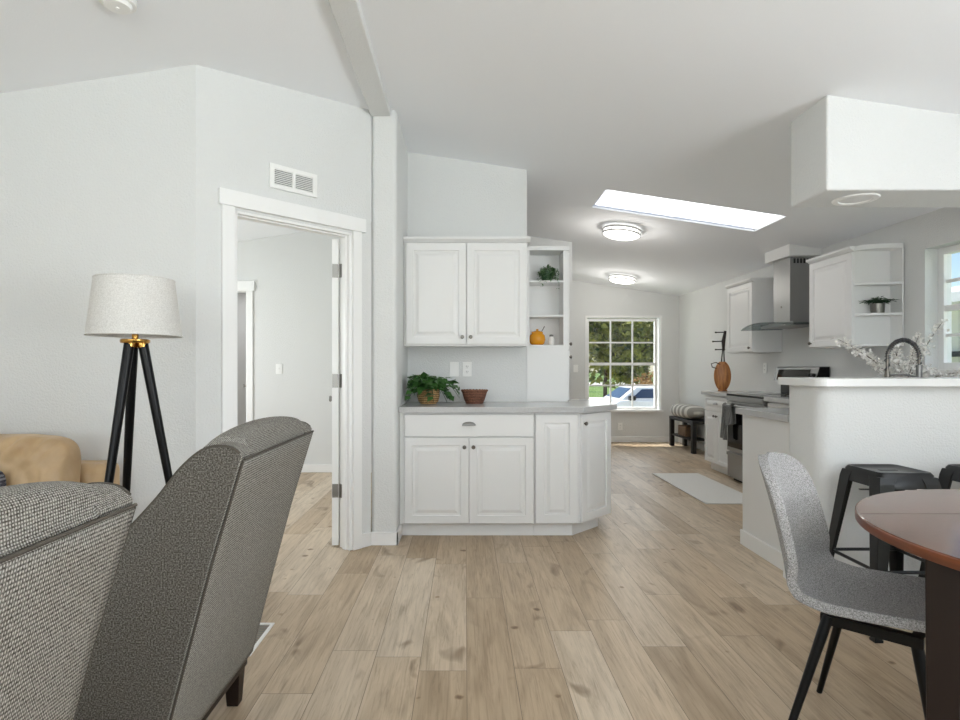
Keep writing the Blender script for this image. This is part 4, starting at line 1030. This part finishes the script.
def car(loc):
    t = thing('parked_car', 'white car parked on the driveway outside the far window', 'car', loc)
    z0 = 0
    body = [(0, .35), (.05, .85), (.25, 1.1), (1.35, 1.3), (1.5, 1.38), (5.0, 1.38), (5.25, 1.2), (5.3, .5), (5.2, .3), (.1, .3)]
    b = MB(); b.prism(body, -.92, .92, 'y'); b.build('body', M['car'], t, bevel=.08, seg=3)
    for s_, in ((0,),):
        b = MB(); b.rings([[(x, y * .9, 1.30) for x, y in ((1.38, -1), (5.0, -1), (5.0, 1), (1.38, 1))], [(x, y * .76, 1.76) for x, y in ((2.0, -1), (4.7, -1), (4.7, 1), (2.0, 1))]]); b.build('cabin', M['car'], t, bevel=.07, seg=3)
    def sidez(z): return -.9 + .14 * (z - 1.30) / .46 - .012
    for x0, x1, xt0, xt1 in ((1.85, 2.75, 2.15, 2.75), (2.83, 3.75, 2.83, 3.7), (3.83, 4.7, 3.83, 4.5)):
        for sd in (1, -1):
            b = MB(); P = [(x0, 1.42), (x1, 1.42), (xt1, 1.67), (xt0, 1.67)]
            b.rings([[(x, sd * (sidez(z)), z) for x, z in P], [(x, sd * (sidez(z) + .03), z) for x, z in P]]); b.build('side_window', M['carglass'], t)
    b = MB(); P = [(1.55, 1.42), (1.9, 1.69)]
    b.rings([[(P[0][0] - .03, -.72, P[0][1]), (P[0][0] - .03, .72, P[0][1]), (P[1][0] - .03, .6, P[1][1]), (P[1][0] - .03, -.6, P[1][1])], [(P[0][0] + .03, -.72, P[0][1]), (P[0][0] + .03, .72, P[0][1]), (P[1][0] + .03, .6, P[1][1]), (P[1][0] + .03, -.6, P[1][1])]]); b.build('windscreen', M['carglass'], t)
    for x in (.95, 4.2):
        for y in (-.86, .86):
            b = MB(); b.tube([(x, y - .11, .34), (x, y - .10, .34), (x, y + .10, .34), (x, y + .11, .34)], [.28, .34, .34, .28], 28); b.build('wheel', M['tyre'], t, smooth=True)
    for y in (-1.0, 1.0):
        b = MB(); b.box((1.72, y - .1, 1.36), (1.90, y + .1, 1.5)); b.build('mirror', M['black_leg'], t, bevel=.03)
    b = MB(); b.box((2.45, -.945, 1.2), (2.68, -.915, 1.25)); b.box((3.5, -.945, 1.2), (3.73, -.915, 1.25)); b.build('door_handle', M['black_leg'], t)
car((2.85, 16.9, GZ + .022))

def crown(b, c, r, n, ls, rn, sq=.8):
    clumps = [Vector((rn.gauss(0, .5), rn.gauss(0, .5), rn.gauss(0, .4))) for _ in range(26)]
    for k in range(n):
        q = rn.choice(clumps); d = Vector((rn.gauss(0, 1), rn.gauss(0, 1), rn.gauss(0, 1))).normalized() * .42 * rn.random() ** .4
        p = (q + d)
        if p.length > .97: p *= .97 / p.length * rn.uniform(.75, 1)
        p.z *= sq
        dd = Vector((rn.gauss(0, 1), rn.gauss(0, 1), rn.gauss(-.3, .7)))
        b.leaf(Vector(c) + p * r, dd, (rn.gauss(0, 1), rn.gauss(0, 1), 1), ls * rn.uniform(.6, 1.3), ls * .7)
def tree(x, y, h, r, label, n=2600, ls=.42, seed=1):
    rn = random.Random(seed)
    t = thing('tree', label, 'tree', (x, y, GZ), 0, 'trees beyond the lawn')
    b = MB(); b.tube([(0, 0, 0), (.05, .02, h * .3), (-.1, .05, h * .62)], [r * .05, r * .04, r * .025], 10)
    for k in range(5):
        a = k * 1.3; b.tube([(0, 0, h * (.32 + .05 * k)), (math.cos(a) * r * .35, math.sin(a) * r * .35, h * (.45 + .05 * k)), (math.cos(a) * r * .7, math.sin(a) * r * .7, h * (.5 + .06 * k))], [r * .03, r * .02, r * .008], 6)
    b.build('trunk', M['bark'], t, smooth=True)
    b = MB(); crown(b, (0, 0, h * .57), r, n, ls, rn, .42 * h / r); b.build('foliage', M['tree'], t, smooth='leaf')
for i, (x, y, h, r, lb) in enumerate([(7.6, 31, 7.5, 2.3, 'leafy tree filling the left panes of the far window'), (10.8, 37, 8.0, 2.6, 'leafy tree behind the middle panes of the far window'), (14.0, 44, 9, 3.0, 'leafy tree behind the right panes of the far window')]): tree(x, y, h, r, lb, seed=i + 1)
for i, (x, lb) in enumerate([(18, 'big distant tree across the road, left of the others'), (29, 'big distant tree across the road between two others'), (40, 'big distant tree across the road, right of the others')]): tree(x, 104, 19, 4.3, lb, 2600, 1.0, seed=i + 20)
def shrub(loc, r, label, n, ls, m, seed):
    t = thing('shrub', label, 'shrub', loc); rn = random.Random(seed); b = MB()
    for k in range(6): a = k * 1.05; b.tube([(0, 0, 0), (math.cos(a) * r * .3, math.sin(a) * r * .3, r * .9), (math.cos(a) * r * .6, math.sin(a) * r * .6, r * 1.6)], [.02, .014, .006], 6)
    b.build('stems', M['bark'], t)
    b = MB(); crown(b, (0, 0, r * 1.15), r, n, ls, rn, .9); b.build('foliage', m, t, smooth='leaf')
shrub((2.62, 11.6, GZ), .46, 'green and rust shrub low outside the left of the far window', 420, .09, M['shrub'], 31)
shrub((7.9, 24, GZ), 1.1, 'tall rusty-leaved shrub behind the white car', 900, .16, M['shrub'], 33)

t = thing('outbuilding', 'cream sided building with a grey roof outside the sink window', 'building', (11, 12, GZ))
b = MB(True); b.box((9.2, 4, GZ), (14, 20, 2.45)); b.build('siding', M['siding'], t)
b = MB(True); b.prism([(8.8, 2.38), (8.8, 2.56), (11.5, 3.1), (14.4, 2.56), (14.4, 2.38)], 3.6, 20.4, 'y'); b.build('roof', M['roofing'], t)
b = MB(True); b.box((9.12, 4, 1.40), (9.21, 20, 1.50)); b.build('trim_band', M['dark'], t)
